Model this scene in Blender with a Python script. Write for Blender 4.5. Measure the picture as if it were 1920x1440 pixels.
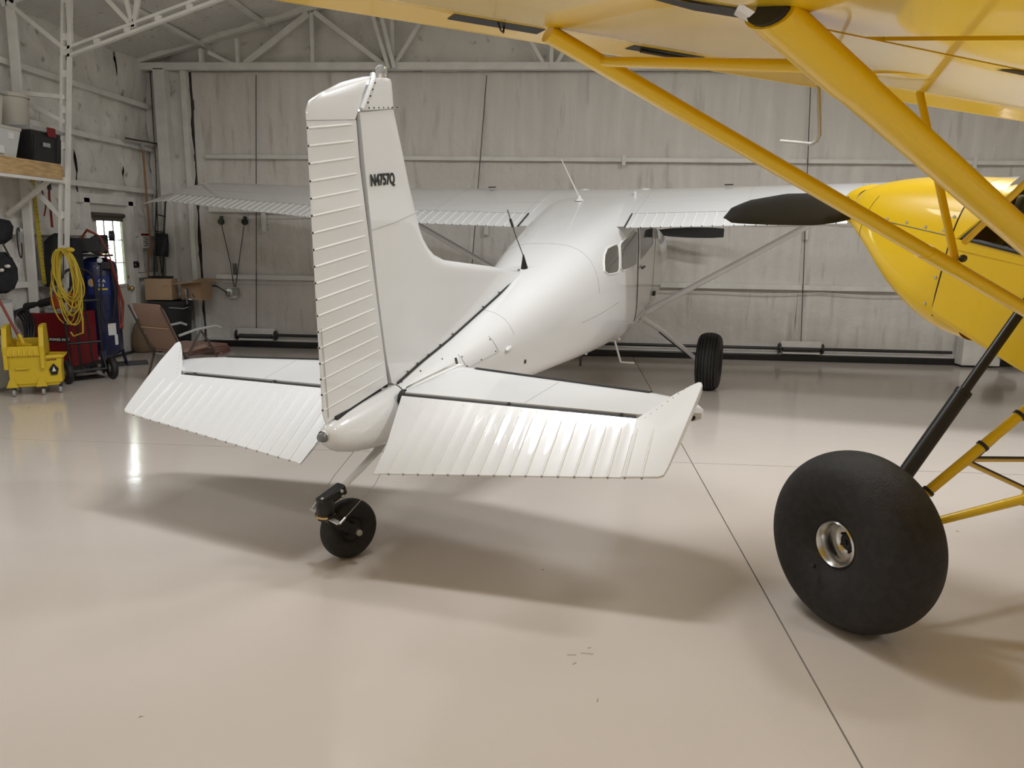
import bpy, bmesh, math, random
from mathutils import Vector, Matrix, noise
from math import sin, cos, pi, radians as rad
random.seed(7)
S = bpy.context.scene
for o in list(bpy.data.objects): bpy.data.objects.remove(o)
COL = S.collection

# ------------------------------------------------------------------ camera, world, light, exposure
H0, F, PITCH, YAW, ROLL = 1.595, 1412.0, 10.77, -4.04, 0.8926
cd = bpy.data.cameras.new('camera'); cam = bpy.data.objects.new('camera', cd); COL.objects.link(cam)
p, y, r = rad(PITCH), rad(YAW), rad(ROLL)
fwd = Vector((sin(y)*cos(p), cos(y)*cos(p), -sin(p))); rt = Vector((cos(y), -sin(y), 0)); up = rt.cross(fwd)
rr = rt*cos(r) + up*sin(r); uu = -rt*sin(r) + up*cos(r)
M = Matrix((rr, uu, -fwd)).transposed().to_4x4(); M.translation = (0, 0, H0)
cam.matrix_world = M
cd.sensor_fit = 'HORIZONTAL'; cd.sensor_width = 36; cd.lens = F/1920*36; cd.clip_start = .05
S.camera = cam
S.view_settings.view_transform = 'Standard'; S.view_settings.look = 'None'
S.view_settings.exposure = 0.10; S.view_settings.gamma = 1.0; S.view_settings.use_curve_mapping = False
S.cycles.max_bounces = 10; S.cycles.diffuse_bounces = 5; S.cycles.glossy_bounces = 5; S.cycles.transmission_bounces = 8
S.cycles.use_denoising = True; S.cycles.caustics_reflective = False; S.cycles.caustics_refractive = False
W = bpy.data.worlds.new('world'); S.world = W; W.use_nodes = True
bg = W.node_tree.nodes['Background']; bg.inputs[0].default_value = (.92, .97, 1, 1); bg.inputs[1].default_value = 36.0

def area(name, loc, size, energy, color=(.975, .985, 1), rot=(0, 0, 0)):
    l = bpy.data.lights.new(name, 'AREA'); l.shape = 'RECTANGLE'; l.size, l.size_y = size; l.energy = energy; l.color = color
    o = bpy.data.objects.new(name, l); COL.objects.link(o); o.location = loc; o.rotation_euler = rot
    return o
LAMPS_AND_FILL = [((-.8, 4.4, 4.5), (1.3, .32), 80), ((-.2, -.9, 4.55), (1.25, .45), 96), ((4.6, 3.4, 4.55), (1.25, .45), 80),  # first two follow the cast shadows and highlights
         ((4.6, -1.0, 4.55), (1.25, .45), 60), ((-4.4, 0.6, 4.2), (1.25, .45), 24), ((3.0, 5.6, 4.6), (1.25, .45), 100), ((-2.6, 4.6, 4.3), (1.25, .45), 32), ((-3.0, -3.2, 4.4), (1.25, .45), 60)]  # includes unseen fill lamps, added to brighten the far wall
for i, (l, s, e) in enumerate(LAMPS_AND_FILL): area('lamp_or_fill', l, s, e)

# ------------------------------------------------------------------ materials
def mat(name, c, rough=.5, metal=0., coat=0., noise_amt=0., scale=8., bump=0., bscale=40., trans=0., emit=0., c2=None, stretch=None, spec=.5, ior=1.45):
    m = bpy.data.materials.new(name); m.use_nodes = True; nt = m.node_tree; b = nt.nodes['Principled BSDF']
    b.inputs['Base Color'].default_value = (*c, 1); b.inputs['Roughness'].default_value = rough; b.inputs['Metallic'].default_value = metal
    b.inputs['Coat Weight'].default_value = coat; b.inputs['Coat Roughness'].default_value = .04
    b.inputs['Transmission Weight'].default_value = trans; b.inputs['Specular IOR Level'].default_value = spec; b.inputs['IOR'].default_value = ior
    if emit: b.inputs['Emission Color'].default_value = (*c, 1); b.inputs['Emission Strength'].default_value = emit
    N = nt.nodes.new; Lk = nt.links.new
    if noise_amt or bump:
        tc = N('ShaderNodeTexCoord'); mp = N('ShaderNodeMapping'); Lk(tc.outputs['Object'], mp.inputs[0])
        if stretch: mp.inputs['Scale'].default_value = stretch
    if noise_amt:
        n = N('ShaderNodeTexNoise'); n.inputs['Scale'].default_value = scale; n.inputs['Detail'].default_value = 6; Lk(mp.outputs[0], n.inputs[0])
        mr = N('ShaderNodeMapRange'); mr.inputs[1].default_value = .35; mr.inputs[2].default_value = .65; Lk(n.outputs[0], mr.inputs[0])
        mx = N('ShaderNodeMix'); mx.data_type = 'RGBA'; Lk(mr.outputs[0], mx.inputs[0])
        d = c2 or tuple(v*(1-noise_amt) for v in c)
        mx.inputs[6].default_value = (*d, 1); mx.inputs[7].default_value = (*c, 1); Lk(mx.outputs[2], b.inputs['Base Color'])
    if bump:
        n2 = N('ShaderNodeTexNoise'); n2.inputs['Scale'].default_value = bscale; n2.inputs['Detail'].default_value = 5; Lk(mp.outputs[0], n2.inputs[0])
        bp = N('ShaderNodeBump'); bp.inputs['Strength'].default_value = bump; bp.inputs['Distance'].default_value = .02; Lk(n2.outputs[0], bp.inputs['Height']); Lk(bp.outputs[0], b.inputs['Normal'])
    return m

def foam_mat(name, base, dark, sx, sz, spot=.75, s3=14, st3=(1, 1, 1)):
    m = bpy.data.materials.new(name); m.use_nodes = True; nt = m.node_tree; b = nt.nodes['Principled BSDF']; N = nt.nodes.new; Lk = nt.links.new
    b.inputs['Roughness'].default_value = .75; b.inputs['Specular IOR Level'].default_value = .25
    tc = N('ShaderNodeTexCoord')
    def nz(sc, scl, det=6, dist=0.):
        mp = N('ShaderNodeMapping'); mp.inputs['Scale'].default_value = sc; Lk(tc.outputs['Object'], mp.inputs[0])
        n = N('ShaderNodeTexNoise'); n.inputs['Scale'].default_value = scl; n.inputs['Detail'].default_value = det; n.inputs['Distortion'].default_value = dist; Lk(mp.outputs[0], n.inputs[0]); return n
    def rng(n, a, c_, lo=0., hi=1.):
        r_ = N('ShaderNodeMapRange'); r_.inputs[1].default_value = a; r_.inputs[2].default_value = c_; r_.inputs[3].default_value = lo; r_.inputs[4].default_value = hi; Lk(n.outputs[0], r_.inputs[0]); return r_
    n1 = nz((sx, sx, sz), 2.2, 7); n2 = nz((1, 1, 1), 1.1, 4, .6); n3 = nz(st3, s3, 7)
    def mixc(f, A, B):
        mx = N('ShaderNodeMix'); mx.data_type = 'RGBA'; Lk(f.outputs[0], mx.inputs[0])
        for k, v in ((6, A), (7, B)):
            if isinstance(v, tuple): mx.inputs[k].default_value = (*v, 1)
            else: Lk(v.outputs[2], mx.inputs[k])
        return mx
    a = mixc(rng(n1, .3, .7), tuple(v*.8 for v in base), base)
    bb = mixc(rng(n2, .35, .7), a, tuple(v*.86 for v in base))
    c = mixc(rng(n3, .60, .76, 0, spot), bb, dark)
    Lk(c.outputs[2], b.inputs['Base Color'])
    bp = N('ShaderNodeBump'); bp.inputs['Strength'].default_value = .55; bp.inputs['Distance'].default_value = .03
    nb = nz((1, 1, 1), 9, 8, .4); Lk(nb.outputs[0], bp.inputs['Height']); Lk(bp.outputs[0], b.inputs['Normal'])
    return m

FOAM = foam_mat('foam', (.78, .757, .72), (.32, .29, .26), 3.2, .3, .55, 5, (1.6, 1.6, .22))
FOAM_L = foam_mat('foam_left', (.80, .785, .745), (.16, .14, .12), 1.4, .9, .8, 7, (1, 1, .8))
ROOFM = foam_mat('foam_roof', (.76, .745, .71), (.24, .21, .18), 1., 1.)
STEEL = mat('painted_steel', (.78, .775, .74), .45, noise_amt=.12, scale=5)
def floor_mat():
    m = bpy.data.materials.new('epoxy_floor'); m.use_nodes = True; nt = m.node_tree; b = nt.nodes['Principled BSDF']; N = nt.nodes.new; Lk = nt.links.new
    tc = N('ShaderNodeTexCoord')
    n = N('ShaderNodeTexNoise'); n.inputs['Scale'].default_value = .8; n.inputs['Detail'].default_value = 5; Lk(tc.outputs['Object'], n.inputs[0])
    mx = N('ShaderNodeMix'); mx.data_type = 'RGBA'; Lk(n.outputs[0], mx.inputs[0]); mx.inputs[6].default_value = (.59, .535, .485, 1); mx.inputs[7].default_value = (.66, .60, .55, 1)
    sp = N('ShaderNodeTexNoise'); sp.inputs['Scale'].default_value = 9; sp.inputs['Detail'].default_value = 3; Lk(tc.outputs['Object'], sp.inputs[0])
    mr = N('ShaderNodeMapRange'); mr.inputs[1].default_value = .765; mr.inputs[2].default_value = .78; Lk(sp.outputs[0], mr.inputs[0])
    m2 = N('ShaderNodeMix'); m2.data_type = 'RGBA'; Lk(mr.outputs[0], m2.inputs[0]); Lk(mx.outputs[2], m2.inputs[6]); m2.inputs[7].default_value = (.2, .17, .14, 1)
    Lk(m2.outputs[2], b.inputs['Base Color'])
    b.inputs['Roughness'].default_value = .13; b.inputs['Specular IOR Level'].default_value = .5
    nb = N('ShaderNodeTexNoise'); nb.inputs['Scale'].default_value = 7; nb.inputs['Detail'].default_value = 3; Lk(tc.outputs['Object'], nb.inputs[0])
    bp = N('ShaderNodeBump'); bp.inputs['Strength'].default_value = .12; bp.inputs['Distance'].default_value = .01; Lk(nb.outputs[0], bp.inputs['Height']); Lk(bp.outputs[0], b.inputs['Normal'])
    return m
FLOORM = floor_mat()
JOINT = mat('joint', (.07, .06, .05), .8)
WHITE = mat('aircraft_white', (.72, .73, .735), .32, coat=.8, bump=.03, bscale=7)
WHITE_S = mat('aircraft_white_satin', (.74, .74, .72), .4)
GAPM = mat('seal_gap_black', (.015, .015, .014), .6)  # real black seals, plus dark painted into gaps, slots and openings
YEL = mat('aircraft_yellow', (.80, .52, .001), .34, coat=.3, bump=.006, bscale=12)
YELF = mat('aircraft_yellow_fabric', (.80, .53, .006), .27, coat=.35, bump=.035, bscale=5, stretch=(.5, 1.2, 1))
BLACK = mat('black_paint', (.012, .011, .01), .35)
PROPB = mat('propeller_black', (.010, .009, .008), .6)
LINING = mat('cabin_lining', (.42, .35, .16), .6)
BLACKP = mat('black_plastic', (.02, .02, .021), .5, bump=.1, bscale=60)
RUBBER = mat('rubber', (.026, .025, .024), .62, noise_amt=.45, scale=9, bump=.12, bscale=70)
RUBBER2 = mat('rubber_worn', (.022, .020, .019), .66, noise_amt=.4, scale=28, bump=.25, bscale=110)
ALU = mat('aluminium', (.75, .74, .72), .25, metal=1., noise_amt=.2, scale=20)
ALUM = mat('aluminium_matte', (.55, .54, .51), .42, metal=.8)
DSTEEL = mat('dark_steel', (.06, .06, .06), .4, metal=.7)
GLASS = mat('window_glass', (.95, .97, .96), .02, trans=1., ior=1.1)
TINT = mat('tinted_glass', (.09, .085, .075), .06, coat=.5)
TINTD = mat('tinted_glass_dark', (.03, .028, .026), .06, coat=.5)
LENS = mat('clear_lens', (.9, .92, .93), .03, trans=.85)
WOOD = mat('pine', (.62, .42, .20), .6, noise_amt=.35, scale=6, stretch=(6, 1, 6))
BROWNW = mat('brown_wood', (.30, .15, .07), .55)
CARD = mat('cardboard', (.52, .36, .22), .85, noise_amt=.12, scale=5)
CARDD = mat('cardboard_dark', (.40, .27, .165), .85)  # darker cardboard tone
MOPY = mat('mop_yellow', (.62, .44, .02), .4)
RED = mat('red_paint', (.17, .008, .012), .35)
ORG = mat('orange_plastic', (.42, .07, .015), .45)
NAVY = mat('navy_paint', (.008, .013, .06), .3, coat=.4)
GREYP = mat('grey_plastic', (.33, .34, .33), .55)
CLEARP = mat('translucent_plastic', (.55, .57, .56), .35)
MILK = mat('milky_plastic', (.50, .47, .41), .5)
DOORW = mat('door_white', (.66, .66, .62), .4)
DARKF = mat('dark_fabric', (.018, .02, .024), .9, noise_amt=.4, scale=12, bump=.4, bscale=20)
GREENF = mat('olive_fabric', (.035, .042, .036), .9)
TANF = mat('tan_fabric', (.24, .155, .12), .85, bump=.2, bscale=80)
BROWNM = mat('brown_metal', (.06, .042, .035), .4)
BRASS = mat('brass', (.6, .42, .18), .3, metal=1.)
YCORD = mat('yellow_cord', (.52, .38, .035), .5)
TAPEY = mat('yellow_rule', (.55, .44, .05), .5)
PAPER = mat('paper', (.7, .7, .68), .8)
SACK = mat('burlap', (.20, .14, .085), .9, bump=.4, bscale=60)
HOSE = mat('red_hose', (.22, .04, .02), .5)
LEAF = mat('leaf', (.45, .55, .06), .7)
GRASS = mat('lawn', (.30, .42, .08), .9)
BLIND = mat('blind_fabric', (.09, .08, .065), .8)
PINKW = mat('reddish_board', (.33, .19, .15), .7, noise_amt=.3, scale=10)
STAIN = mat('tire_stain', (.40, .35, .29), .4)

# ------------------------------------------------------------------ mesh builder
class B:
    def __init__(s, tf=None): s.v = []; s.f = []; s.tf = tf; s.e = []
    def add(s, vs, fs):
        n = len(s.v); s.v += [Vector(s.tf(q)) if s.tf else Vector(q) for q in vs]; s.f += [tuple(i+n for i in f) for f in fs]; return s
    def box(s, c, d, R=None):
        vs = [Vector((x*d[0]/2, y*d[1]/2, z*d[2]/2)) for x in (-1, 1) for y in (-1, 1) for z in (-1, 1)]
        if R: vs = [R @ q for q in vs]
        vs = [q+Vector(c) for q in vs]
        return s.add(vs, [(0, 1, 3, 2), (4, 6, 7, 5), (0, 4, 5, 1), (2, 3, 7, 6), (0, 2, 6, 4), (1, 5, 7, 3)])
    def bar(s, a, b, w, h, upv=(0, 0, 1)):
        a, b = Vector(a), Vector(b); d = (b-a).normalized(); u = Vector(upv)
        if abs(d.dot(u)) > .98: u = Vector((0, 1, 0))
        x = d.cross(u).normalized(); z = x.cross(d).normalized()
        vs = [q+x*i*w/2+z*j*h/2 for q in (a, b) for i, j in ((-1, -1), (1, -1), (1, 1), (-1, 1))]
        return s.add(vs, [(0, 3, 2, 1), (4, 5, 6, 7), (0, 1, 5, 4), (1, 2, 6, 5), (2, 3, 7, 6), (3, 0, 4, 7)])
    def tube(s, path, r, n=10, cap=True, flat=None, upv=None):
        P = [Vector(q) for q in path]; R = r if isinstance(r, (list, tuple)) else [r]*len(P)
        vs = []; fs = []; u = None
        for i, q in enumerate(P):
            d = (P[min(i+1, len(P)-1)]-P[max(i-1, 0)]).normalized()
            if u is None:
                u = Vector(upv) if upv else Vector((0, 0, 1))
                if abs(d.dot(u)) > .95: u = Vector((1, 0, 0))
            x = d.cross(u).normalized(); u2 = x.cross(d).normalized()
            if not upv: u = u2
            for k in range(n):
                a = 2*pi*k/n; fl = flat or 1.
                vs.append(q+x*cos(a)*R[i]+u2*sin(a)*R[i]*fl)
        for i in range(len(P)-1):
            for k in range(n):
                fs.append((i*n+k, i*n+(k+1) % n, (i+1)*n+(k+1) % n, (i+1)*n+k))
        if cap: fs.append(tuple(range(n-1, -1, -1))); m = (len(P)-1)*n; fs.append(tuple(range(m, m+n)))
        return s.add(vs, fs)
    def lathe(s, prof, o, ax, n=40):
        """prof: (radius, axial) pairs about axis ax through o"""
        o = Vector(o); ax = Vector(ax).normalized(); u = Vector((0, 0, 1)) if abs(ax.z) < .9 else Vector((1, 0, 0))
        x = ax.cross(u).normalized(); z = x.cross(ax).normalized(); vs = []; fs = []
        for rr_, h in prof:
            for k in range(n):
                a = 2*pi*k/n; vs.append(o+ax*h+(x*cos(a)+z*sin(a))*max(rr_, 1e-4))
        m = len(prof)
        for i in range(m-1):
            for k in range(n): fs.append((i*n+k, i*n+(k+1) % n, (i+1)*n+(k+1) % n, (i+1)*n+k))
        return s.add(vs, fs)
    def grid(s, rows, closed=False, caps=False):
        n = len(rows[0]); vs = [q for r_ in rows for q in r_]; fs = []
        for i in range(len(rows)-1):
            for k in range(n if closed else n-1): fs.append((i*n+k, i*n+(k+1) % n, (i+1)*n+(k+1) % n, (i+1)*n+k))
        if caps: fs.append(tuple(range(n-1, -1, -1))); m = (len(rows)-1)*n; fs.append(tuple(range(m, m+n)))
        return s.add(vs, fs)
    def prism(s, poly, off):
        off = Vector(off); n = len(poly); vs = [Vector(q) for q in poly]+[Vector(q)+off for q in poly]
        return s.add(vs, [tuple(range(n-1, -1, -1)), tuple(range(n, 2*n))]+[(i, (i+1) % n, n+(i+1) % n, n+i) for i in range(n)])
    def ball(s, c, r, n=12, sc=(1, 1, 1)):
        m = n//2; vs = []; fs = []
        for i in range(m+1):
            t = pi*i/m
            for k in range(n): vs.append((c[0]+r*sc[0]*sin(t)*cos(2*pi*k/n), c[1]+r*sc[1]*sin(t)*sin(2*pi*k/n), c[2]+r*sc[2]*cos(t)))
        for i in range(m):
            for k in range(n): fs.append((i*n+k, i*n+(k+1) % n, (i+1)*n+(k+1) % n, (i+1)*n+k))
        return s.add(vs, fs)
    def obj(s, name, m, parent=None, smooth=35, bevel=0, loc=None, **props):
        me = bpy.data.meshes.new(name); me.from_pydata([tuple(q) for q in s.v], [], s.f)
        bm = bmesh.new(); bm.from_mesh(me); bmesh.ops.remove_doubles(bm, verts=bm.verts, dist=1e-5); bmesh.ops.dissolve_degenerate(bm, edges=bm.edges, dist=1e-6)
        bmesh.ops.recalc_face_normals(bm, faces=bm.faces); bm.to_mesh(me); bm.free()
        if smooth:
            for q in me.polygons: q.use_smooth = True
            me.set_sharp_from_angle(angle=rad(smooth))
        me.materials.append(m); o = bpy.data.objects.new(name, me); COL.objects.link(o)
        if parent: o.parent = parent
        if loc: o.location = loc
        if bevel:
            md = o.modifiers.new('bevel', 'BEVEL'); md.width = bevel; md.segments = 2; md.limit_method = 'ANGLE'; md.angle_limit = rad(40); md.harden_normals = False
        for k, v in props.items(): o[k] = v
        return o

def thing(name, loc, label, cat, rotz=0, group=None, rot=None):
    o = bpy.data.objects.new(name, None); o.empty_display_size = .1; COL.objects.link(o); o.location = loc
    o.rotation_euler = rot or (0, 0, rotz); o['label'] = label; o['category'] = cat
    if group: o['group'] = group
    return o
def structure(name, loc=(0, 0, 0)):
    o = bpy.data.objects.new(name, None); COL.objects.link(o); o.location = loc; o['kind'] = 'structure'; return o
def text(name, s, size, loc, xdir, ydir, m, parent, sx=1., bold=0., depth=.0008):
    c = bpy.data.curves.new(name, 'FONT'); c.body = s; c.size = size; c.extrude = depth; c.offset = bold; c.resolution_u = 3
    t = bpy.data.objects.new('tmp', c); COL.objects.link(t); dg = bpy.context.evaluated_depsgraph_get(); me = bpy.data.meshes.new_from_object(t.evaluated_get(dg))
    bpy.data.objects.remove(t)
    X = Vector(xdir).normalized(); Y = Vector(ydir).normalized(); Z = X.cross(Y).normalized(); Mx = Matrix((X, Y, Z)).transposed()
    for v in me.vertices: v.co = Mx @ Vector((v.co.x*sx, v.co.y, v.co.z))+Vector(loc)
    me.materials.clear(); me.materials.append(m); o = bpy.data.objects.new(name, me); COL.objects.link(o); o.parent = parent; return o
def lerp(a, b, t): return a+(b-a)*t
def table(tab, x):
    """linear-smooth interpolation in rows (x, v1, v2, ...)"""
    if x <= tab[0][0]: return tab[0][1:]
    for a, b in zip(tab, tab[1:]):
        if x <= b[0]:
            t = (x-a[0])/(b[0]-a[0]); return tuple(lerp(p_, q_, t) for p_, q_ in zip(a[1:], b[1:]))
    return tab[-1][1:]
def smooth_table(tab, x):
    """Catmull-Rom through the rows"""
    n = len(tab)
    if x <= tab[0][0]: return tab[0][1:]
    if x >= tab[-1][0]: return tab[-1][1:]
    for i in range(n-1):
        if x <= tab[i+1][0]:
            a, b = tab[i], tab[i+1]; h = b[0]-a[0]; t = (x-a[0])/h; out = []
            for k in range(1, len(a)):
                def sl(j):
                    if j <= 0 or j >= n-1: j2 = min(max(j, 0), n-1); q0, q1 = tab[max(j2-1, 0)], tab[min(j2+1, n-1)]
                    else: q0, q1 = tab[j-1], tab[j+1]
                    return (q1[k]-q0[k])/(q1[0]-q0[0])
                m0, m1 = sl(i)*h, sl(i+1)*h; t2, t3 = t*t, t*t*t
                out.append((2*t3-3*t2+1)*a[k]+(t3-2*t2+t)*m0+(-2*t3+3*t2)*b[k]+(t3-t2)*m1)
            return tuple(out)

# ------------------------------------------------------------------ THE HANGAR
XL, XR, YF, YB, EAVE = -6.0, 9.4, 10.78, -5.2, 3.96
RX = 1.7; SL = .287; RZ = EAVE+(RX-XL)*SL
DY0, DY1, DZ = 9.13, 10.06, 2.0
def roofz(x): return EAVE+(x-XL)*SL if x < RX else RZ-(x-RX)*SL
fl = structure('floor')
g = .0035
for (x0, x1) in ((XL-.2, .96), (.96, XR+.2)):
    for (y0, y1) in ((YB-.2, -.4), (-.4, 5.45), (5.45, YF+.15)):
        B().box(((x0+x1)/2, (y0+y1)/2, -.05), (x1-x0-2*g, y1-y0-2*g, .1)).obj('floor_slab', FLOORM, fl, smooth=0)
B().box(((XL+XR)/2, (YF+YB)/2, -.075), (XR-XL+1, YF-YB+.8, .13)).obj('joint_filler', JOINT, fl, smooth=0)
# a few rubber scuffs on the floor
sc = B()
for x_, y_, w_, a_ in ((.06, 2.72, .035, .1), (.12, 2.735, .05, -.05), (.07, 2.66, .02, .9), (.15, 2.43, .02, 1.4), (.13, 2.78, .015, .5), (.0, 2.03, .012, .2)):
    sc.box((x_, y_, .0005), (w_, .006, .001), Matrix.Rotation(a_, 3, 'Z'))
sc.obj('scuff_mark', STAIN, fl, smooth=0)

def foam_grid(name, m, parent, P, nu, nv, amp, nrm, seed=0., sc_=1.3, edge=None):
    rows = []
    for j in range(nv+1):
        row = []
        for i in range(nu+1):
            q = Vector(P(i/nu, j/nv)); d = noise.fractal(q*sc_+Vector((seed, seed, 0)), .9, 2., 5)*amp
            row.append(q+Vector(nrm)*d)
        rows.append(row)
    return B().grid(rows).obj(name, m, parent, smooth=60)

# far wall: the folding hangar door, foam-sprayed, with a daylight gap by its left edge
wb = structure('wall_back')
foam_grid('foam_panel', FOAM_L, wb, lambda u, v: (lerp(XL, -5.35, u), YF-.02+.0*v, lerp(0, 3.84, v)), 14, 60, .05, (0, -1, 0), 3., 3.)
foam_grid('foam_panel', FOAM_L, wb, lambda u, v: (lerp(XL, XR, u), YF+.05, lerp(3.84, roofz(lerp(XL, XR, u))+.25, v)), 120, 20, .10, (0, -1, 0), 9., 2.2)
dr = structure('door_1')
BACK = mat('leak_block_grey', (.25, .23, .2), .9)  # unseen boxes added behind the foam to stop light leaking in
B().box(((-5.30+XR)/2+.1, YF+.16, 2.0), (XR+5.30+.4, .06, 4.1)).box(((XL+XR)/2, YF+.2, 5.0), (XR-XL+.6, .06, 2.6)).box(((XL-5.37)/2-.1, YF+.16, 2.0), (.83, .06, 4.1)).obj('leak_block', BACK, wb, smooth=0)
B().box((XL-.12, (YB+DY0-.02)/2, 2.05), (.06, DY0-YB+.1, 4.3)).box((XL-.12, (DY1+YF+.2)/2+.01, 2.05), (.06, YF+.2-DY1, 4.3)).box((XL-.12, 9.6, 3.1), (.06, 1.4, 2.14)).obj('leak_block', BACK, wb, smooth=0)
B().box((XR+.12, 2.8, 2.1), (.06, 16.6, 4.4)).box((1.7, YB-.12, 3.2), (16, .06, 6.6)).obj('leak_block', BACK, wb, smooth=0)
B().bar((XL-.2, 2.8, roofz(XL-.2)+.15), (RX+.1, 2.8, roofz(RX)+.2), 16.6, .05).bar((RX-.1, 2.8, roofz(RX)+.2), (XR+.2, 2.8, roofz(XR+.2)+.15), 16.6, .05).obj('leak_block', BACK, wb, smooth=0)
def dp(x0, x1, z0, z1, seed, nu=60, nv=24, amp=.02, mt=FOAM):
    foam_grid('foam_panel', mt, dr, lambda u, v: (lerp(x0, x1, u), YF, lerp(z0, z1, v)), nu, nv, amp, (0, -1, 0), seed, 2.)
ZR = (.1, 1.02, 1.98, 2.70, 3.84)
XS = (-5.322, -1.2, 3.2, XR)
for i in range(3):
    for j in range(4):
        z0, z1 = ZR[j], ZR[j+1]
        if i == 0 and j == 1:
            dp(XS[i], XS[i+1], z0, z1, i*7+j)
        else: dp(XS[i], XS[i+1], z0, z1, i*7+j)
B().box((-5.336, YF+.03, .6), (.05, .03, 1.16)).box((-5.336, YF+.03, 2.66), (.05, .03, 2.36)).obj('edge_seal', JOINT, dr, smooth=0)
for z, h, x0 in ((2.70, .055, -5.15), (1.02, .07, -5.1), (1.985, .10, -5.15)):
    b = B(); b.box(((x0+XR)/2, YF-.045, z), (XR-x0, .07, h)); b.obj('girt_rail', STEEL, dr, smooth=0, bevel=.004)
for z in (.985, 1.93):
    pts = [(x_*.5, YF-.06, z-.03-.03*abs(sin(x_*.9))) for x_ in range(-10, 18)]
    B().tube(pts, .006, 6).obj('sagging_wire', STEEL, dr)
for x_ in (.72, 5.3): B().box((x_, YF-.085, 2.69), (.05, .03, .13)).obj('rail_bracket', STEEL, dr, smooth=0)
for x_ in (-4.35, -1.15, 3.22, 5.6):
    B().box((x_, YF-.06, 1.80), (.06, .05, .26)).obj('hinge_bracket', STEEL, dr, smooth=0, bevel=.005)
B().box(((XS[0]+XR)/2, YF-.06, .045), (XR-XS[0], .10, .085)).obj('bottom_seal', BLACK, dr, smooth=0, bevel=.008)
B().box(((XS[0]+XR)/2, YF-.03, .105), (XR-XS[0], .08, .03)).obj('bottom_rail', STEEL, dr, smooth=0)
B().tube([(-4.2, YF-.11, .185), (5.3, YF-.11, .175)], .022, 12).obj('lift_shaft', DSTEEL, dr)
for x_ in (-4.52, -1.0, 3.27):
    b = B(); b.box((x_, YF-.09, .225), (.56, .06, .11)); b.obj('drum_housing', STEEL, dr, smooth=0, bevel=.006)
    B().tube([(x_-.25, YF-.13, .17), (x_+.25, YF-.13, .17)], .028, 12).obj('cable_drum', DSTEEL, dr)
    b = B()
    for sgn in (-1, 1): b.lathe([(0, -.012), (.07, -.012), (.07, .012), (0, .012)], (x_+sgn*.29, YF-.11, .18), (1, 0, 0), 16)
    b.obj('cable_drum', DSTEEL, dr)
    B().box((x_, YF-.14, .12), (.5, .02, .02)).obj('drum_housing', STEEL, dr, smooth=0)
b = B(); b.box((5.6, YF-.2, .28), (.5, .2, .5)); b.obj('winch_housing', STEEL, dr, smooth=0, bevel=.01)
b = B(); b.lathe([(0, 0), (.12, 0), (.12, .12), (.05, .13), (.05, .18), (0, .18)], (5.78, YF-.3, .38), (0, -1, 0), 20); b.lathe([(0, 0), (.09, 0), (.09, .2), (0, .2)], (5.9, YF-.3, .2), (0, -1, 0), 20); b.obj('drive_motor', DSTEEL, dr)
for a_, c_ in (((-4.35, 3.78), (-4.52, .25)), ((-1.16, 3.78), (-1.42, .25)), ((3.10, 3.78), (3.27, .25))):
    B().tube([(a_[0], YF-.10, a_[1]), (c_[0], YF-.10, c_[1])], .006, 6).obj('lift_cable', DSTEEL, dr)
# jamb post and seam left of the door
B().box((-5.71, YF-.09, 1.93), (.16, .16, 3.86)).obj('jamb_post', STEEL, wb, smooth=0, bevel=.006)
B().box((-5.40, YF-.06, 1.93), (.075, .08, 3.86)).obj('jamb_post', STEEL, wb, smooth=0, bevel=.004)
# header beam and roof truss over the door
tr = structure('trim_1')
yt = YF-.12
B().box(((XL+XR)/2, yt, 3.885), (XR-XL, .10, .095)).obj('bottom_chord', STEEL, tr, smooth=0, bevel=.004)
B().bar((XL, yt, 3.97), (RX, yt, roofz(RX)-.12), .10, .09).bar((RX, yt, roofz(RX)-.12), (XR, yt, 3.97), .10, .09).obj('top_chord', STEEL, tr, smooth=0)
def cv(px, py): return (-3.53+(px-590)*.00729, 3.92+(122-py)*.00703)
WEB = [((389, 101), (432, 122), .05), ((445, 76), (445, 122), .05), ((459, 122), (583, 25), .08), ((589, 25), (589, 122), .045), ((594, 25), (723, 124), .065),
       ((740, 20), (740, 124), .05), ((744, 124), (830, -10), .05), ((975, 50), (1021, 124), .05), ((1034, 30), (1034, 133), .12), ((1043, 124), (1100, 20), .05), ((1207, 20), (1207, 131), .09),
       ((1150, 60), (1200, 124), .05), ((1330, 0), (1330, 124), .06), ((1480, 20), (1480, 124), .06), ((375, 95), (375, 122), .08)]
for a_, c_, w_ in WEB:
    (x0, z0), (x1, z1) = cv(*a_), cv(*c_)
    if z0 > roofz(x0)-.1: z0 = roofz(x0)-.1
    if z1 > roofz(x1)-.1: z1 = roofz(x1)-.1
    B().bar((x0, yt, z0), (x1, yt, z1), .05, w_).obj('web_member', STEEL, tr, smooth=0, bevel=.003)
B().bar((-2.72, yt-.1, 4.66), (-2.47, yt-.1, 3.84), .05, .06, (0, 1, 0)).bar((-2.60, yt-.1, 4.66), (-2.39, yt-.1, 3.84), .05, .06, (0, 1, 0)).obj('web_member', STEEL, tr, smooth=0, bevel=.003)
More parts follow.
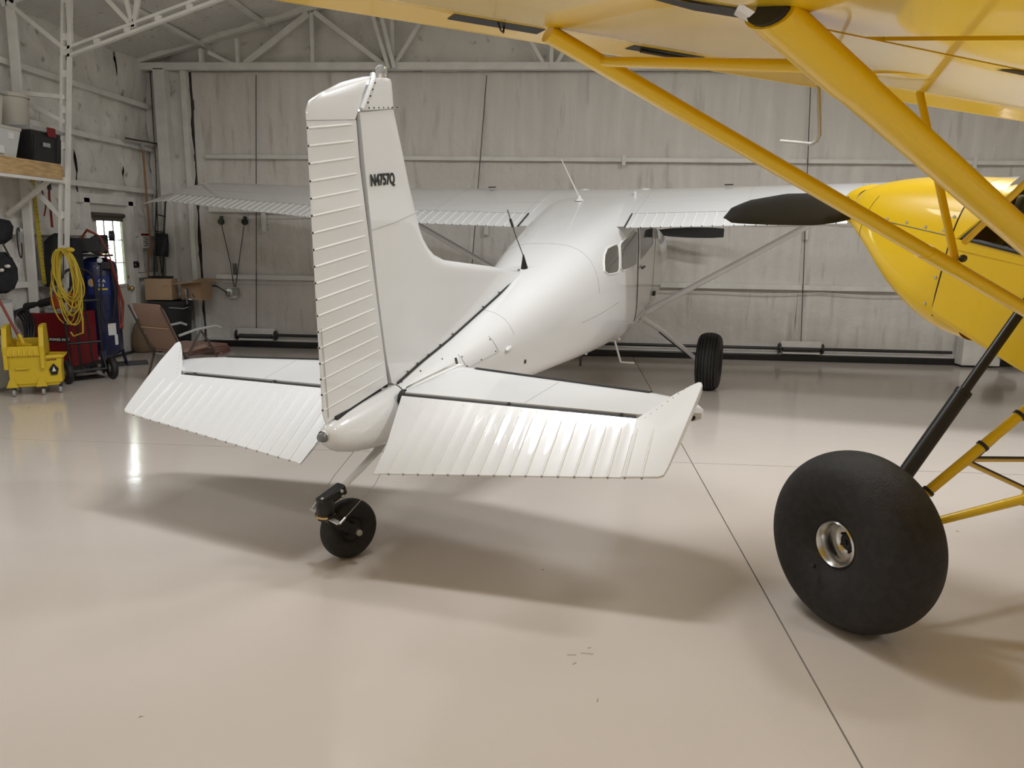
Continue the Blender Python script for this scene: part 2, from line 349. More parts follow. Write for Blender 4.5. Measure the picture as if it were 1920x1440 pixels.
# left wall with its girts, cut round the walk door
wl = structure('wall_left')
def lw(y0, y1, z0, z1, nu, nv, seed): foam_grid('foam_panel', FOAM_L, wl, lambda u, v: (XL, lerp(y0, y1, u), lerp(z0, z1, v)), nu, nv, .055, (1, 0, 0), seed, 2.2)
lw(YB, 6.2, 0, EAVE+.1, 60, 30, 1.); lw(6.2, DY0-.05, 0, EAVE+.1, 60, 70, 2.); lw(DY0-.05, DY1+.05, DZ+.06, EAVE+.1, 20, 40, 5.); lw(DY1+.05, YF+.1, 0, EAVE+.1, 18, 70, 6.)
for z in (.46, 1.04, 1.61, 2.20, 2.79, 3.36):
    segs = ((YB, DY0-.08), (DY1+.08, YF)) if z < DZ+.05 else ((YB, YF),)
    for y0, y1 in segs: B().box((XL+.055, (y0+y1)/2, z), (.05, y1-y0, .065)).obj('girt_rail', STEEL, wl, smooth=0, bevel=.004)
B().box((XL+.05, 10.24, 1.36), (.06, .07, .55)).obj('stud', STEEL, wl, smooth=0)
B().box((XL+.04, 10.43, .03), (.03, .6, .05)).obj('base_rail', BROWNW, wl, smooth=0)
# walk door (door_2)
d2 = structure('door_2', (XL, 0, 0))
y0, y1 = DY0+.04, DY1-.04
wy0, wy1, wz0, wz1 = 9.31, 9.90, .93, 1.82
b = B(); b.box((.0, (y0+wy0)/2, DZ/2), (.045, wy0-y0, DZ-.03)).box((.0, (wy1+y1)/2, DZ/2), (.045, y1-wy1, DZ-.03)).box((0, (wy0+wy1)/2, wz0/2+.01), (.045, wy1-wy0, wz0-.02)).box((0, (wy0+wy1)/2, (wz1+DZ)/2-.005), (.045, wy1-wy0, DZ-wz1-.02))
b.obj('door_leaf', DOORW, d2, smooth=0)
b = B()
for yy in (DY0-.01, DY1+.01): b.box((.0, yy, DZ/2+.02), (.15, .12, DZ+.04))
b.box((.0, (DY0+DY1)/2, DZ+.035), (.15, DY1-DY0+.26, .12)); b.obj('door_frame', STEEL, d2, smooth=0, bevel=.005)
b = B()
for yy in (wy0, wy1): b.box((.028, yy, (wz0+wz1)/2), (.03, .03, wz1-wz0+.03))
for zz in (wz0, wz1): b.box((.028, (wy0+wy1)/2, zz), (.03, wy1-wy0+.03, .03))
b.obj('window_frame', DOORW, d2, smooth=0, bevel=.004)
b = B()
for k in (1, 2): b.box((.02, lerp(wy0, wy1, k/3), (wz0+wz1)/2), (.018, .014, wz1-wz0))
for k in (1, 2): b.box((.02, (wy0+wy1)/2, lerp(wz0, wz1, k/3)), (.018, wy1-wy0, .014))
b.obj('window_grille', DOORW, d2, smooth=0)
B().box((.0, (wy0+wy1)/2, (wz0+wz1)/2), (.006, wy1-wy0, wz1-wz0)).obj('pane', GLASS, d2, smooth=0)
kb = B(); kb.lathe([(0, .02), (.032, .02), (.032, .028), (.012, .03), (.012, .055), (.028, .062), (.032, .08), (.02, .095), (0, .097)], (0, 9.95, .88), (1, 0, 0), 20); kb.obj('doorknob', BRASS, d2)
B().lathe([(0, .02), (.028, .02), (.028, .035), (.014, .04), (0, .041)], (0, 9.94, 1.03), (1, 0, 0), 20).obj('deadbolt', BRASS, d2)
B().box((.01, (DY0+DY1)/2, .012), (.14, DY1-DY0, .024)).obj('threshold', DSTEEL, d2, smooth=0)
bl = thing('roller_blind', (XL+.06, 9.56, 1.84), 'short dark brown roller blind rolled up over the bright door window', 'blind')
B().tube([(0, -.34, 0), (0, .34, 0)], .028, 12).obj('roll', BLIND, bl)
B().box((0, 0, -.04), (.012, .62, .07)).obj('hanging_cloth', BLIND, bl, smooth=0)
# other walls and roof
wr = structure('wall_right'); foam_grid('foam_panel', FOAM_L, wr, lambda u, v: (XR, lerp(YB, YF, u), lerp(0, EAVE+.1, v)), 30, 10, .04, (-1, 0, 0), 4., 1.)
wf = structure('wall_front'); foam_grid('foam_panel', FOAM, wf, lambda u, v: (lerp(XL, XR, u), YB, lerp(0, RZ+.2, v)), 30, 14, .04, (0, 1, 0), 8., 1.)
ce_ = structure('ceiling')
foam_grid('foam_panel', ROOFM, ce_, lambda u, v: (lerp(XL-.1, RX, u), lerp(YB-.1, YF+.15, v), roofz(lerp(XL-.1, RX, u))), 50, 90, .05, (0, 0, -1), 12., 1.6)
foam_grid('foam_panel', ROOFM, ce_, lambda u, v: (lerp(RX, XR+.1, u), lerp(YB-.1, YF+.15, v), roofz(lerp(RX, XR+.1, u))), 30, 30, .05, (0, 0, -1), 13., 1.6)
for x_ in (-5.1, -4.2, -3.3, -2.4, -1.5, -.6, .3, 1.2, 2.4, 3.3, 4.2, 5.1, 6, 7, 8):
    B().box((x_, (YB+YF)/2, roofz(x_)-.045), (.06, YF-YB, .05)).obj('purlin', STEEL, ce_, smooth=0)
# near frame: tapered lattice column and rafter at the left wall
fr = structure('trim_2'); Yc = 7.95
def ch(nm, a, c, w=.07, h=.07):
    B().bar(a, c, w, h*.32, (0, 1, 0)).obj(nm, STEEL, fr, smooth=0, bevel=.003)
def channel(nm, a, c, w=.07):
    b = B(); A_, C_ = Vector(a), Vector(c); d = (C_-A_).normalized(); side = d.cross(Vector((0, 1, 0))).normalized()
    b.bar(A_-side*w*.36, C_-side*w*.36, w*.28, .05, (0, 1, 0)); b.bar(A_+side*w*.36, C_+side*w*.36, w*.28, .05, (0, 1, 0))
    n_ = max(2, int((C_-A_).length/.35))
    for k in range(n_+1):
        q = A_.lerp(C_, k/n_); b.box(q, (w*.5, .03, .07)) if abs(d.z) > .5 else b.box(q, (.07, .03, w*.5))
    b.obj(nm, STEEL, fr, smooth=0)
channel('inner_flange', (-5.64, Yc, 0), (-5.19, Yc, 3.95), .10)
ch('outer_flange', (-5.90, Yc, 0), (-5.80, Yc, 3.95), .10, .1)
channel('rafter_chord', (-5.24, Yc, 3.44), (-1.2, Yc, 4.75), .10)
channel('rafter_chord', (-1.2, Yc, 4.75), (RX, Yc, 5.55), .10)
ch('rafter_top', (-5.9, Yc, 3.93), (RX, Yc, roofz(RX)-.12), .10, .1)
ch('rafter_top', (RX, Yc, roofz(RX)-.12), (XR, Yc, 3.85), .10, .1); ch('rafter_chord', (RX, Yc, 5.55), (8.6, Yc, 3.44), .1, .1)
for a_, c_ in (((-5.83, 3.93), (-5.25, 3.47)), ((-5.87, 3.05), (-5.30, 3.0)), ((-5.86, 3.0), (-5.32, 2.75)), ((-5.88, 2.2), (-5.36, 2.5)), ((-5.88, 2.2), (-5.45, 1.75)), ((-5.19, 3.5), (-5.17, 4.1)),
               ((-4.5, 3.68), (-4.95, 4.15)), ((-4.5, 3.68), (-4.62, 4.25)), ((-4.5, 3.68), (-4.35, 4.32)), ((-3.7, 3.95), (-4.1, 4.4)), ((-3.7, 3.95), (-3.4, 4.6))):
    B().bar((a_[0], Yc, a_[1]), (c_[0], Yc, c_[1]), .04, .045).obj('web_member', STEEL, fr, smooth=0, bevel=.003)
# daylight side: lawn and shrubs outside the walk door
lawn = B().box((-26, 8, -.12), (38, 60, .1)).obj('lawn', GRASS, smooth=0, kind='structure')
for k, (x_, y_, r_) in enumerate(((-10.5, 12.9, 1.3), (-11.5, 15.6, 1.5))):
    b = B(); rnd = random.Random(k)
    for i in range(500):
        a_ = rnd.uniform(0, 2*pi); t_ = rnd.uniform(0, pi); rr_ = r_*rnd.uniform(.6, 1.); q = Vector((x_+rr_*sin(t_)*cos(a_), y_+rr_*sin(t_)*sin(a_), 1.0+rr_*cos(t_)*1.3))
        q.z = max(q.z, .05); u_ = Vector((rnd.uniform(-1, 1), rnd.uniform(-1, 1), rnd.uniform(-1, 1))).normalized(); w_ = u_.cross(Vector((0, 0, 1))).normalized()
        b.add([q-u_*.12, q+w_*.06, q+u_*.12, q-w_*.06], [(0, 1, 2, 3)])
    sh = thing('shrub', (x_, y_, 0), ['yellow-green shrub outside, seen through the door window', 'farther yellow-green shrub outside behind the nearer shrub'][k], 'shrub')
    for q in b.v: q -= Vector((x_, y_, 0))
    b.obj('foliage', LEAF, sh, smooth=0); B().tube([(0, 0, -.08), (0, 0, 1.2)], .06, 8).obj('stem', BROWNW, sh)

# ------------------------------------------------------------------ aircraft helpers
BF = lambda q: (q[1], q[0], q[2])     # (forward, right, up) -> local (X right, Y forward, Z up)
def airfoil(t, n=14, c0=0., c1=1., camber=.02):
    """closed loop of (chord fraction, height fraction) from upper c1 round the nose to lower c1"""
    def th(x): return 5*t*(.2969*math.sqrt(x)-.126*x-.3516*x*x+.2843*x**3-.1015*x**4)
    def ca(x): return camber/.16*(.8*x-x*x) if x < .4 else camber/.36*(.2+.8*x-x*x)
    xs = [c0+(c1-c0)*(.5-.5*cos(pi*k/n)) if c0 == 0 else lerp(c0, c1, k/n) for k in range(n+1)]
    up_ = [(x, ca(x)+th(x)) for x in xs]; lo = [(x, ca(x)-th(x)) for x in xs]
    return up_[::-1]+(lo[1:] if c0 == 0 else lo)
def wing_loft(secs, t=.12, c0=0., c1=1., camber=.02, n=14):
    """secs rows: y, xLE, zLE, xTE, zTE -> rows of body points"""
    rows = []
    for s_ in secs:
        y_, xl, zl, xt, zt = s_[:5]; tt = s_[5] if len(s_) > 5 else t; ch_ = math.hypot(xl-xt, zl-zt)
        rows.append([(lerp(xl, xt, u), y_, lerp(zl, zt, u)+v*ch_) for u, v in airfoil(tt, n, c0, c1, camber)])
    return rows
def section(x, w, zb, zt, nb=2.6, nt=2.2, zc=None, n=36):
    zc = lerp(zb, zt, .45) if zc is None else zc; out = []
    for k in range(n):
        a = 2*pi*k/n; e = nt if sin(a) >= 0 else nb; cc, ss = cos(a), sin(a)
        out.append((x, w*math.copysign(abs(cc)**(2/e), cc), zc+((zt-zc) if ss >= 0 else (zc-zb))*math.copysign(abs(ss)**(2/e), ss)))
    return out
def make_tire(name, m, parent, c, ax, R, w, rim, tf=BF, grooves=None, n=64, bulge=.55):
    """closed tyre carcass by lathe; profile from rim bead round the tread to the other bead"""
    prof = [(rim, -w*.30)]
    for k in range(-12, 13):
        a = k/12; hw = w/2
        ang = a*pi/2; rr_ = rim+(R-rim)*(bulge+(1-bulge)*abs(cos(ang))**.62) if abs(a) < .999 else rim+(R-rim)*bulge
        prof.append((rr_ if abs(a) < .98 else rim+(R-rim)*bulge, hw*sin(ang)))
    prof.append((rim, w*.30))
    # smooth side walls
    prof.insert(1, (rim+(R-rim)*.25, -w*.46)); prof.insert(len(prof)-1, (rim+(R-rim)*.25, w*.46))
    if grooves:
        out = []
        for (r0, h0), (r1, h1) in zip(prof, prof[1:]):
            out.append((r0, h0))
            for gv in grooves:
                gh = gv*w
                if h0 < gh <= h1:
                    rg = lerp(r0, r1, (gh-h0)/(h1-h0)); out += [(rg, gh-.006), (rg-.018, gh-.004), (rg-.018, gh+.004), (rg, gh+.006)]
        out.append(prof[-1]); prof = sorted(out, key=lambda q: 0)
    b = B(tf); b.lathe(prof, c, ax, n); b.lathe([(rim, w*.30), (rim-.006, w*.1), (rim-.006, -w*.1), (rim, -w*.30)], c, ax, n)
    return b.obj(name, m, parent, smooth=28 if grooves else 50)

# ------------------------------------------------------------------ WHITE AEROPLANE
OC = (-.9685, 3.9293, .7605); HC, PC = 16.58, 6.955
ac = thing('high_wing_airplane', OC, 'white high-wing taildragger airplane with ribbed tail surfaces in the middle', 'airplane', rot=(rad(PC), 0, rad(-HC)))
def A(): return B(BF)
# fuselage ------------------------------------------------------
FT = [ # x, half width, zb, zt, nb, nt
 (-.572, .022, -.045, .006, 2, 2), (-.55, .042, -.085, .022, 2, 2), (-.48, .066, -.135, .034, 2.2, 2), (-.36, .088, -.182, .042, 2.3, 2), (-.2, .104, -.222, .048, 2.4, 2), (-.06, .112, -.245, .05, 2.6, 2),
 (.09, .118, -.255, .052, 2.8, 2.1), (.38, .150, -.27, .09, 3., 2.2), (.74, .20, -.29, .13, 3.2, 2.4), (1.16, .26, -.325, .19, 3.6, 2.5), (1.64, .322, -.375, .262, 4., 2.6), (2.12, .39, -.43, .345, 3.9, 2.8),
 (2.45, .44, -.47, .418, 3.8, 2.9), (2.75, .488, -.505, .485, 3.6, 3.0), (3.0, .51, -.54, .535, 3.5, 3.3), (3.3, .526, -.574, .590, 3.5, 3.7), (3.55, .53, -.60, .635, 3.6, 4.2), (3.8, .53, -.62, .678, 4.5, 4.8), (4.2, .53, -.632, .742, 4.5, 6), (4.7, .53, -.63, .795, 4.5, 7),
 (5.05, .53, -.62, .745, 4.2, 5.5), (5.35, .52, -.60, .50, 4., 4.), (5.6, .505, -.58, .36, 3.6, 3.2), (6.1, .47, -.52, .32, 3.3, 2.9), (6.5, .42, -.42, .29, 3, 2.6), (6.72, .33, -.30, .25, 2.6, 2.4), (6.78, .22, -.14, .22, 2.4, 2.2)]
def fsec(x, n=48): t = smooth_table(FT, x); return section(x, *t[:3], t[3], t[4], n=n)
def fside(x, z):
    w, zb, zt, nb, nt = smooth_table(FT, x); zc = lerp(zb, zt, .45); h = (zt-zc) if z > zc else (zc-zb); e = nt if z > zc else nb
    q = min(1, abs(z-zc)/h); return w*(1-q**e)**(1/e)
xs = [-.572, -.565, -.55, -.52]+[-.48+.1*k for k in range(6)]
A().grid([fsec(x_) for x_ in xs+[.068]], True, True).obj('tail_cone', WHITE, ac, smooth=50)
xs = [.078]+[.2+k*.15 for k in range(18)]+[2.9+k*.1 for k in range(38)]+[6.69, 6.72, 6.75, 6.78]
A().grid([fsec(x_) for x_ in xs], True, True).obj('fuselage', WHITE, ac, smooth=50)
def strip(parent, name, m, pts, r=.004): return A().tube(pts, r, 6).obj(name, m, parent)
def side_line(p0, p1, off=.001, n=14):
    return [(lerp(p0[0], p1[0], k/n), fside(lerp(p0[0], p1[0], k/n), lerp(p0[1], p1[1], k/n))+off, lerp(p0[1], p1[1], k/n)) for k in range(n+1)]
def ring(x, a0, a1, off=.0, n=20):
    sec = fsec(x, 96); i0, i1 = int(a0/360*96), int(a1/360*96); return [sec[i % 96] for i in range(i0, i1+1)]
strip(ac, 'skin_seam', GREYP, ring(2.75, 8, 172), .0018)
strip(ac, 'skin_seam', GREYP, ring(1.30, 25, 155), .0015)
strip(ac, 'tail_cone_seam', GAPM, ring(.073, 10, 170), .003)
# cabin glass
def pane(nm, poly, m=TINT):
    # patch on the right and the left side, a few mm proud of the skin
    for sgn in (1, -1):
        cx = sum(q[0] for q in poly)/len(poly); cz = sum(q[1] for q in poly)/len(poly); rows = []
        for s_ in (0., .35, .7, 1.):
            rows.append([(lerp(cx, q[0], s_), sgn*(fside(lerp(cx, q[0], s_), lerp(cz, q[1], s_))+.004), lerp(cz, q[1], s_)) for q in poly])
        w_ = A().grid(rows, True).obj(nm, m, ac, smooth=60)
        A().tube([(q[0], sgn*(fside(q[0], q[1])+.002), q[1]) for q in poly+[poly[0]]], .008, 6).obj('window_trim', WHITE_S, w_)
pane('cabin_window', [(3.02, .363), (3.126, .405), (3.24, .414), (3.345, .416), (3.367, .380), (3.33, .29), (3.296, .199), (3.242, .179), (3.1, .188), (2.99, .203), (2.917, .242), (2.955, .31)])
pane('cabin_window', [(3.419, .388), (3.455, .412), (3.7, .443), (3.979, .473), (4.053, .445), (4.035, .3), (4.023, .158), (3.949, .142), (3.7, .15), (3.443, .162), (3.35, .201), (3.38, .3)])
pane('cabin_window', [(4.165, .492), (4.5, .49), (4.857, .47), (4.853, .35), (4.844, .247), (4.759, .223), (4.5, .19), (4.23, .158), (4.17, .165), (4.16, .32)], TINTD)
for sgn in (1, -1):
    f2 = lambda pts: [(a_, sgn*b_, c_) for a_, b_, c_ in pts]
    strip(ac, 'door_gap', GAPM, f2(side_line((4.12, .55), (4.09, -.45), .0)), .006)
    strip(ac, 'door_gap', GREYP, f2(side_line((5.06, .38), (4.90, -.40), .0)), .003)
    strip(ac, 'door_gap', GREYP, f2(side_line((4.90, -.42), (4.07, -.44), .0)), .003)
    b = A(); b.box((4.29, sgn*(fside(4.29, .07)+.02), .07), (.14, .02, .018)); b.obj('door_handle', DSTEEL, ac, bevel=.004)
    strip(ac, 'skin_seam', GREYP, f2(side_line((2.4, -.1), (3.3, -.1))), .0012)
# wings -------------------------------------------------------------
def wing(sgn):
    secs = [(.50, 5.14, .735, 3.51, .545), (1.5, 5.14, .75, 3.51, .572), (2.54, 5.14, .768, 3.51, .60), (4.0, 5.0, .835, 3.66, .70), (5.12, 4.89, .90, 3.78, .785)]
    hx = .795
    s2 = [(sgn*a[0],)+a[1:] for a in secs]
    w_ = A().grid(wing_loft(s2, .12, 0, hx, n=22), True, True).obj('wing', WHITE, ac, smooth=45)
    # rounded, drooped tip
    tip = [(sgn*5.12, 4.89, .90, 3.78, .785, .12), (sgn*5.25, 4.86, .892, 3.74, .775, .105), (sgn*5.36, 4.78, .872, 3.70, .755, .08), (sgn*5.43, 4.62, .845, 3.74, .74, .05), (sgn*5.45, 4.45, .82, 3.85, .745, .02)]
    A().grid(wing_loft(tip, .12, 0, 1, n=18), True, True).obj('wing_tip', WHITE, w_, smooth=50)
    def control(nm, y0, y1, nb_):
        a = table(secs, y0); c = table(secs, y1)
        ss = [(sgn*lerp(y0, y1, k/4),)+tuple(table(secs, lerp(y0, y1, k/4))) for k in range(5)]
        f_ = A().grid(wing_loft(ss, .12, hx+.008, 1., n=6), True, True).obj(nm, WHITE, w_, smooth=30)
        bd = A(); rv = A(); gp = A()
        gp.tube([(lerp(s_[1], s_[3], hx+.004), s_[0], lerp(s_[2], s_[4], hx+.004)+.0345*(s_[1]-s_[3])) for s_ in ss], .005, 6)
        gp.tube([(lerp(ss[0][1], ss[0][3], u_), sgn*(y0-.012), lerp(ss[0][2], ss[0][4], u_)+(.036*(1-u_)/.2)*(ss[0][1]-ss[0][3])+.002) for u_ in (.80, .87, .94, .998)], .006, 6)
        for k in range(nb_):
            yy = lerp(y0, y1, (k+.5)/nb_); s_ = table(secs, yy); ch_ = s_[0]-s_[2]
            fo = dict((round(u, 3), v) for u, v in airfoil(.12, 6, hx+.01, .995)[:7]); us = sorted(fo)
            pts = [(lerp(s_[0], s_[2], u), sgn*yy, lerp(s_[1], s_[3], u)+fo[u]*ch_+.0005) for u in us]
            bd.tube(pts, .0055, 5); rv.ball((s_[2]+.002, sgn*yy, s_[3]), .006, 6)
        bd.obj('stiffening_bead', WHITE_S, f_, smooth=50, kind='stuff'); rv.obj('edge_rivet', DSTEEL, f_, kind='stuff'); gp.obj('hinge_gap', GAPM, f_)
        return f_
    control('flap', .53, 2.52, 22); control('aileron', 2.56, 5.10, 28)
    # skin lap lines, fuel cap, strut, gear
    for yy in (.56, 1.55, 2.54):
        s_ = table(secs, yy); rows = wing_loft([(sgn*yy,)+tuple(s_)], .12, 0, .79, n=18)[0][:16]; strip(w_, 'skin_seam', GREYP, rows, .0014)
    for uu in (.28, .60):
        strip(w_, 'skin_seam', GREYP, [(lerp(s_[1], s_[3], uu), sgn*s_[0], lerp(s_[2], s_[4], uu)+(s_[1]-s_[3])*airfoil(.12, 20, uu, uu+.01)[20][1]) for s_ in secs], .0014)
    s_ = table(secs, 1.3); A().lathe([(0, 0), (.045, 0), (.045, .01), (0, .012)], (lerp(s_[0], s_[2], .2), sgn*1.3, s_[1]+.10), (0, 0, 1), 16).obj('fuel_cap', DSTEEL, w_)
    st = A().tube([(4.81, sgn*.54, -.47), (4.30, sgn*2.32, .64)], .031, 16, True, .9, (1, 0, 0)).obj('wing_strut', WHITE, ac, smooth=50)
    A().tube([(4.81, sgn*.50, -.50), (4.79, sgn*.66, -.40)], .038, 14, True, .9, (1, 0, 0)).obj('strut_fairing', WHITE, st)
    return w_
wing(1); wing(-1)
A().grid([[(q[0], q[1], q[2]) for q in r_] for r_ in wing_loft([(-.528, 5.15, .738, 3.56, .552), (0, 5.16, .74, 3.56, .552), (.528, 5.15, .738, 3.56, .552)], .12, 0, 1., n=20)], True, True).obj('wing_center_section', WHITE, ac, smooth=50)
for nm, sgn in (('gear', 1), ('gear', -1)):
    cw = Vector((4.97-.04, sgn*1.18, -1.055))
    lg = A().tube([(4.86, sgn*.40, -.56), (4.88, sgn*.62, -.70), (4.92, sgn*.95, -.96), tuple(cw-Vector((0, sgn*.12, 0)))], [.045, .038, .031, .027], 12, True, .45, (1, 0, .6)).obj('main_gear_leg', WHITE, ac, smooth=50)
    A().tube([(4.80, sgn*.64, -.72), (4.84, sgn*.95, -.97)], .008, 6).obj('brake_line', BLACKP, lg)
    ta = make_tire('main_tire', RUBBER, ac, cw, (0, 1, 0), .322, .25, .10, grooves=(-.33, -.2, -.07, .07, .2, .33))
    A().lathe([(0, -.07), (.05, -.07), (.06, -.05), (.10, -.06), (.104, -.04), (.104, .04), (.10, .06), (.06, .05), (.05, .07), (0, .07)], cw, (0, 1, 0), 28).obj('wheel_hub', WHITE_S, ta)
# propeller
pr = A()
for sgn in (1, -1):
    rows = []
    for k in range(14):
        t_ = k/13; yy = lerp(.08, 1.08, t_); chd = table([(0, .05), (.12, .08), (.3, .13), (.55, .15), (.85, .14), (1, .115)], t_)[0]; tw = rad(lerp(48, 17, t_)); ths = lerp(.03, .006, t_)
        row = []
        for q in range(12):
            a = 2*pi*q/12; uu_, vv_ = cos(a)*chd/2, sin(a)*ths/2; row.append((6.92+uu_*sin(tw)+vv_*cos(tw), sgn*yy*.998, .14+sgn*(uu_*cos(tw))-vv_*sin(tw)*sgn))
        rows.append(row)
    pr.grid(rows, True, True)
pr.obj('propeller_blade', PROPB, ac, smooth=50)
A().lathe([(.17, 0), (.165, .06), (.14, .14), (.09, .22), (.03, .265), (0, .27)], (6.80, 0, .12), (1, 0, 0), 28).obj('spinner', WHITE, ac)
# fin ------------------------------------------------------------------
def fin_rows(pairs, thk=.036, n=16, rear=.034):
    rows = []
    for (hx_, hz), (lx, lz) in pairs:
        L_ = abs(lx-hx_); up_ = []; 
        for k in range(n+1):
            u = 1-cos(pi/2*k/n) if False else k/n
            u = 1-(1-u)**1.8
            prof = rear+(thk-rear)*min(1, u*2); e_ = min(1., (1-u)*L_/.10); prof *= math.sqrt(max(0, 1-(1-e_)**2))
            up_.append((lerp(hx_, lx, u), prof, lerp(hz, lz, u)))
        rows.append(up_+[(a, -b_, c) for a, b_, c in up_[-2::-1]])
    return rows
fp = [((.09, .03), (2.13, .335)), ((.03, .07), (2.12, .357)), ((.005, .18), (1.5, .482)), ((-.01, .3), (.98, .585)), ((-.02, .42), (.80, .622)), ((-.03, .54), (.676, .668)), ((-.036, .63), (.605, .715)), ((-.04, .72), (.545, .775)), ((-.045, .80), (.508, .835)), ((-.048, .90), (.472, .93)), ((-.055, 1.05), (.418, 1.08)), ((-.063, 1.24), (.366, 1.26)), ((-.067, 1.44), (.300, 1.47))]
fin = A().grid(fin_rows(fp), True, True).obj('vertical_fin', WHITE, ac, smooth=50)
fcp = [((-.062, 1.445), (.302, 1.475)), ((-.03, 1.465), (.303, 1.50)), ((.02, 1.53), (.303, 1.55)), ((.08, 1.59), (.300, 1.595)), ((.12, 1.605), (.290, 1.612)), ((.14, 1.608), (.27, 1.614))]
fcap = A().grid(fin_rows(fcp, .038), True, True).obj('fin_cap', WHITE, fin, smooth=50)
A().tube([(-.056, .038, 1.455), (.02, .039, 1.54), (.075, .038, 1.60), (.11, .02, 1.622), (.13, 0, 1.622)], .012, 8).obj('cap_flange', WHITE, fin)
b = A()
for t_ in [k/7 for k in range(8)]: b.ball((lerp(-.03, .29, t_), .0375, lerp(1.462, 1.476, t_)), .0045, 6)
for t_ in [.1, .35, .6, .85]: b.ball((lerp(-.0, .105, t_), .0375, lerp(1.475, 1.60, t_)), .0045, 6)
b.obj('cap_screw', DSTEEL, fin, kind='stuff')
strip(fin, 'cap_seam', GREYP, [(-.06, .036, 1.448), (.12, .0385, 1.46), (.28, .036, 1.472)], .002)
strip(fin, 'skin_seam', GREYP, [(-.045, .0355, .888), (.2, .037, .905), (.44, .036, .935)], .0015)
text('registration_number', 'N4757Q', .078, (-.028, .0395, 1.100), (1, 0, 0), (0, 0, 1), BLACK, fin, .86, .0022)
t_ = bpy.data.objects['registration_number']
for v in t_.data.vertices: v.co = Vector(BF(v.co))
for side in (1, -1):
    pts = [(x_, side*max(.037, .02), z_) for x_, z_ in ((.085, .045), (.38, .088), (.74, .127), (1.16, .19), (1.64, .262), (2.0, .325), (2.13, .352))]
    strip(fin, 'fairing_gap', GAPM, [(x_, side*.038 if x_ < 1.9 else side*.02*(2.15-x_)/.25*2, z_+.004) for x_, _, z_ in pts], .007)
b = A()
for x_, z_ in ((.2, .075), (.32, .09), (.46, .105), (.62, .125), (.8, .15), (1.3, .225), (1.6, .27)): b.ball((x_, .042, z_+.008), .006, 6)
b.obj('fairing_screw', DSTEEL, fin, kind='stuff')
# rotating beacon
bc = A().lathe([(0, -.01), (.034, -.01), (.034, .012), (.029, .014), (.029, .022)], (.222, 0, 1.612), (0, 0, 1), 24).obj('beacon', ALU, ac)
A().lathe([(.029, .020), (.030, .045), (.024, .058), (.008, .064), (0, .0645)], (.222, 0, 1.612), (0, 0, 1), 24).obj('lens', LENS, bc)
# rudder ----------------------------------------------------------------
def rud_rows(pairs, t0=.034, t1=.004, n=8):
    rows = []
    for (hx_, hz), (tx, tz) in pairs:
        a = [(lerp(hx_, tx, k/n), lerp(t0, t1, k/n), lerp(hz, tz, k/n)) for k in range(n+1)]; rows.append(a+[(q[0], -q[1], q[2]) for q in a[::-1]])
    return rows
TEx = lambda z: table([(.02, -.565), (.8, -.502), (1.436, -.443)], z)[0]
HGx = lambda z: table([(.0, -.005), (.54, -.052), (1.21, -.108), (1.41, -.105)], z)[0]
rp = [((-.010, .075), (-.545, .035)), ((HGx(.12), .12), (TEx(.08), .08))]+[((HGx(z), z), (TEx(z-.01), z-.01)) for z in (.3, .6, .9, 1.2, 1.405)]
rud = A().grid(rud_rows(rp), True, True).obj('rudder', WHITE, ac, smooth=30)
cp = [((-.105, 1.408), (-.446, 1.398)), ((-.07, 1.455), (-.443, 1.438)), ((-.02, 1.53), (-.415, 1.478)), ((.03, 1.585), (-.33, 1.513)), ((.055, 1.60), (-.151, 1.570)), ((.08, 1.612), (-.033, 1.594))]
A().grid(rud_rows(cp, .030, .006), True, True).obj('rudder_cap', WHITE, rud, smooth=50)
bd = A(); rv = A()
for k in range(18):
    z = lerp(1.366, .105, k/17); zf = z+lerp(.02, .02, k/17); hx_ = HGx(zf)-.035; tx = TEx(z)
    for sgn in (1, -1):
        pts = [(lerp(hx_, tx, q/4), sgn*(lerp(.034, .004, lerp(.06, 1, q/4))+.0005), lerp(zf, z, q/4)) for q in range(5)]
        bd.tube(pts, [.0035, .0055, .0055, .0055, .0045], 6)
    rv.ball((tx, 0, z), .0055, 6)
bd.obj('stiffening_bead', WHITE_S, rud, smooth=50, kind='stuff'); rv.obj('edge_rivet', DSTEEL, rud, kind='stuff')
strip(rud, 'cap_seam', GREYP, [(-.11, .0335, 1.407), (-.44, .006, 1.398)], .0015)
strip(rud, 'skin_seam', GREYP, [(-.515, .009, .49), (-.53, .009, .06)], .0016)
A().tube([(-.085, .0, 1.44), (-.088, 0, 1.2), (-.03, 0, .54), (.006, 0, .05)], .02, 8).obj('hinge_post', GAPM, fin)
A().tube([(-.05, 0, .04), (-.48, 0, .03)], .022, 8).obj('rudder_base_gap', GAPM, fin)
# tail navigation light
nl = A().lathe([(.026, -.012), (.030, 0), (.028, .006)], (-.575, 0, -.02), (-1, 0, 0), 20).obj('tail_light', ALUM, ac)
A().lathe([(.024, .004), (.024, .02), (.016, .032), (0, .036)], (-.575, 0, -.02), (-1, 0, 0), 20).obj('lens', LENS, nl)
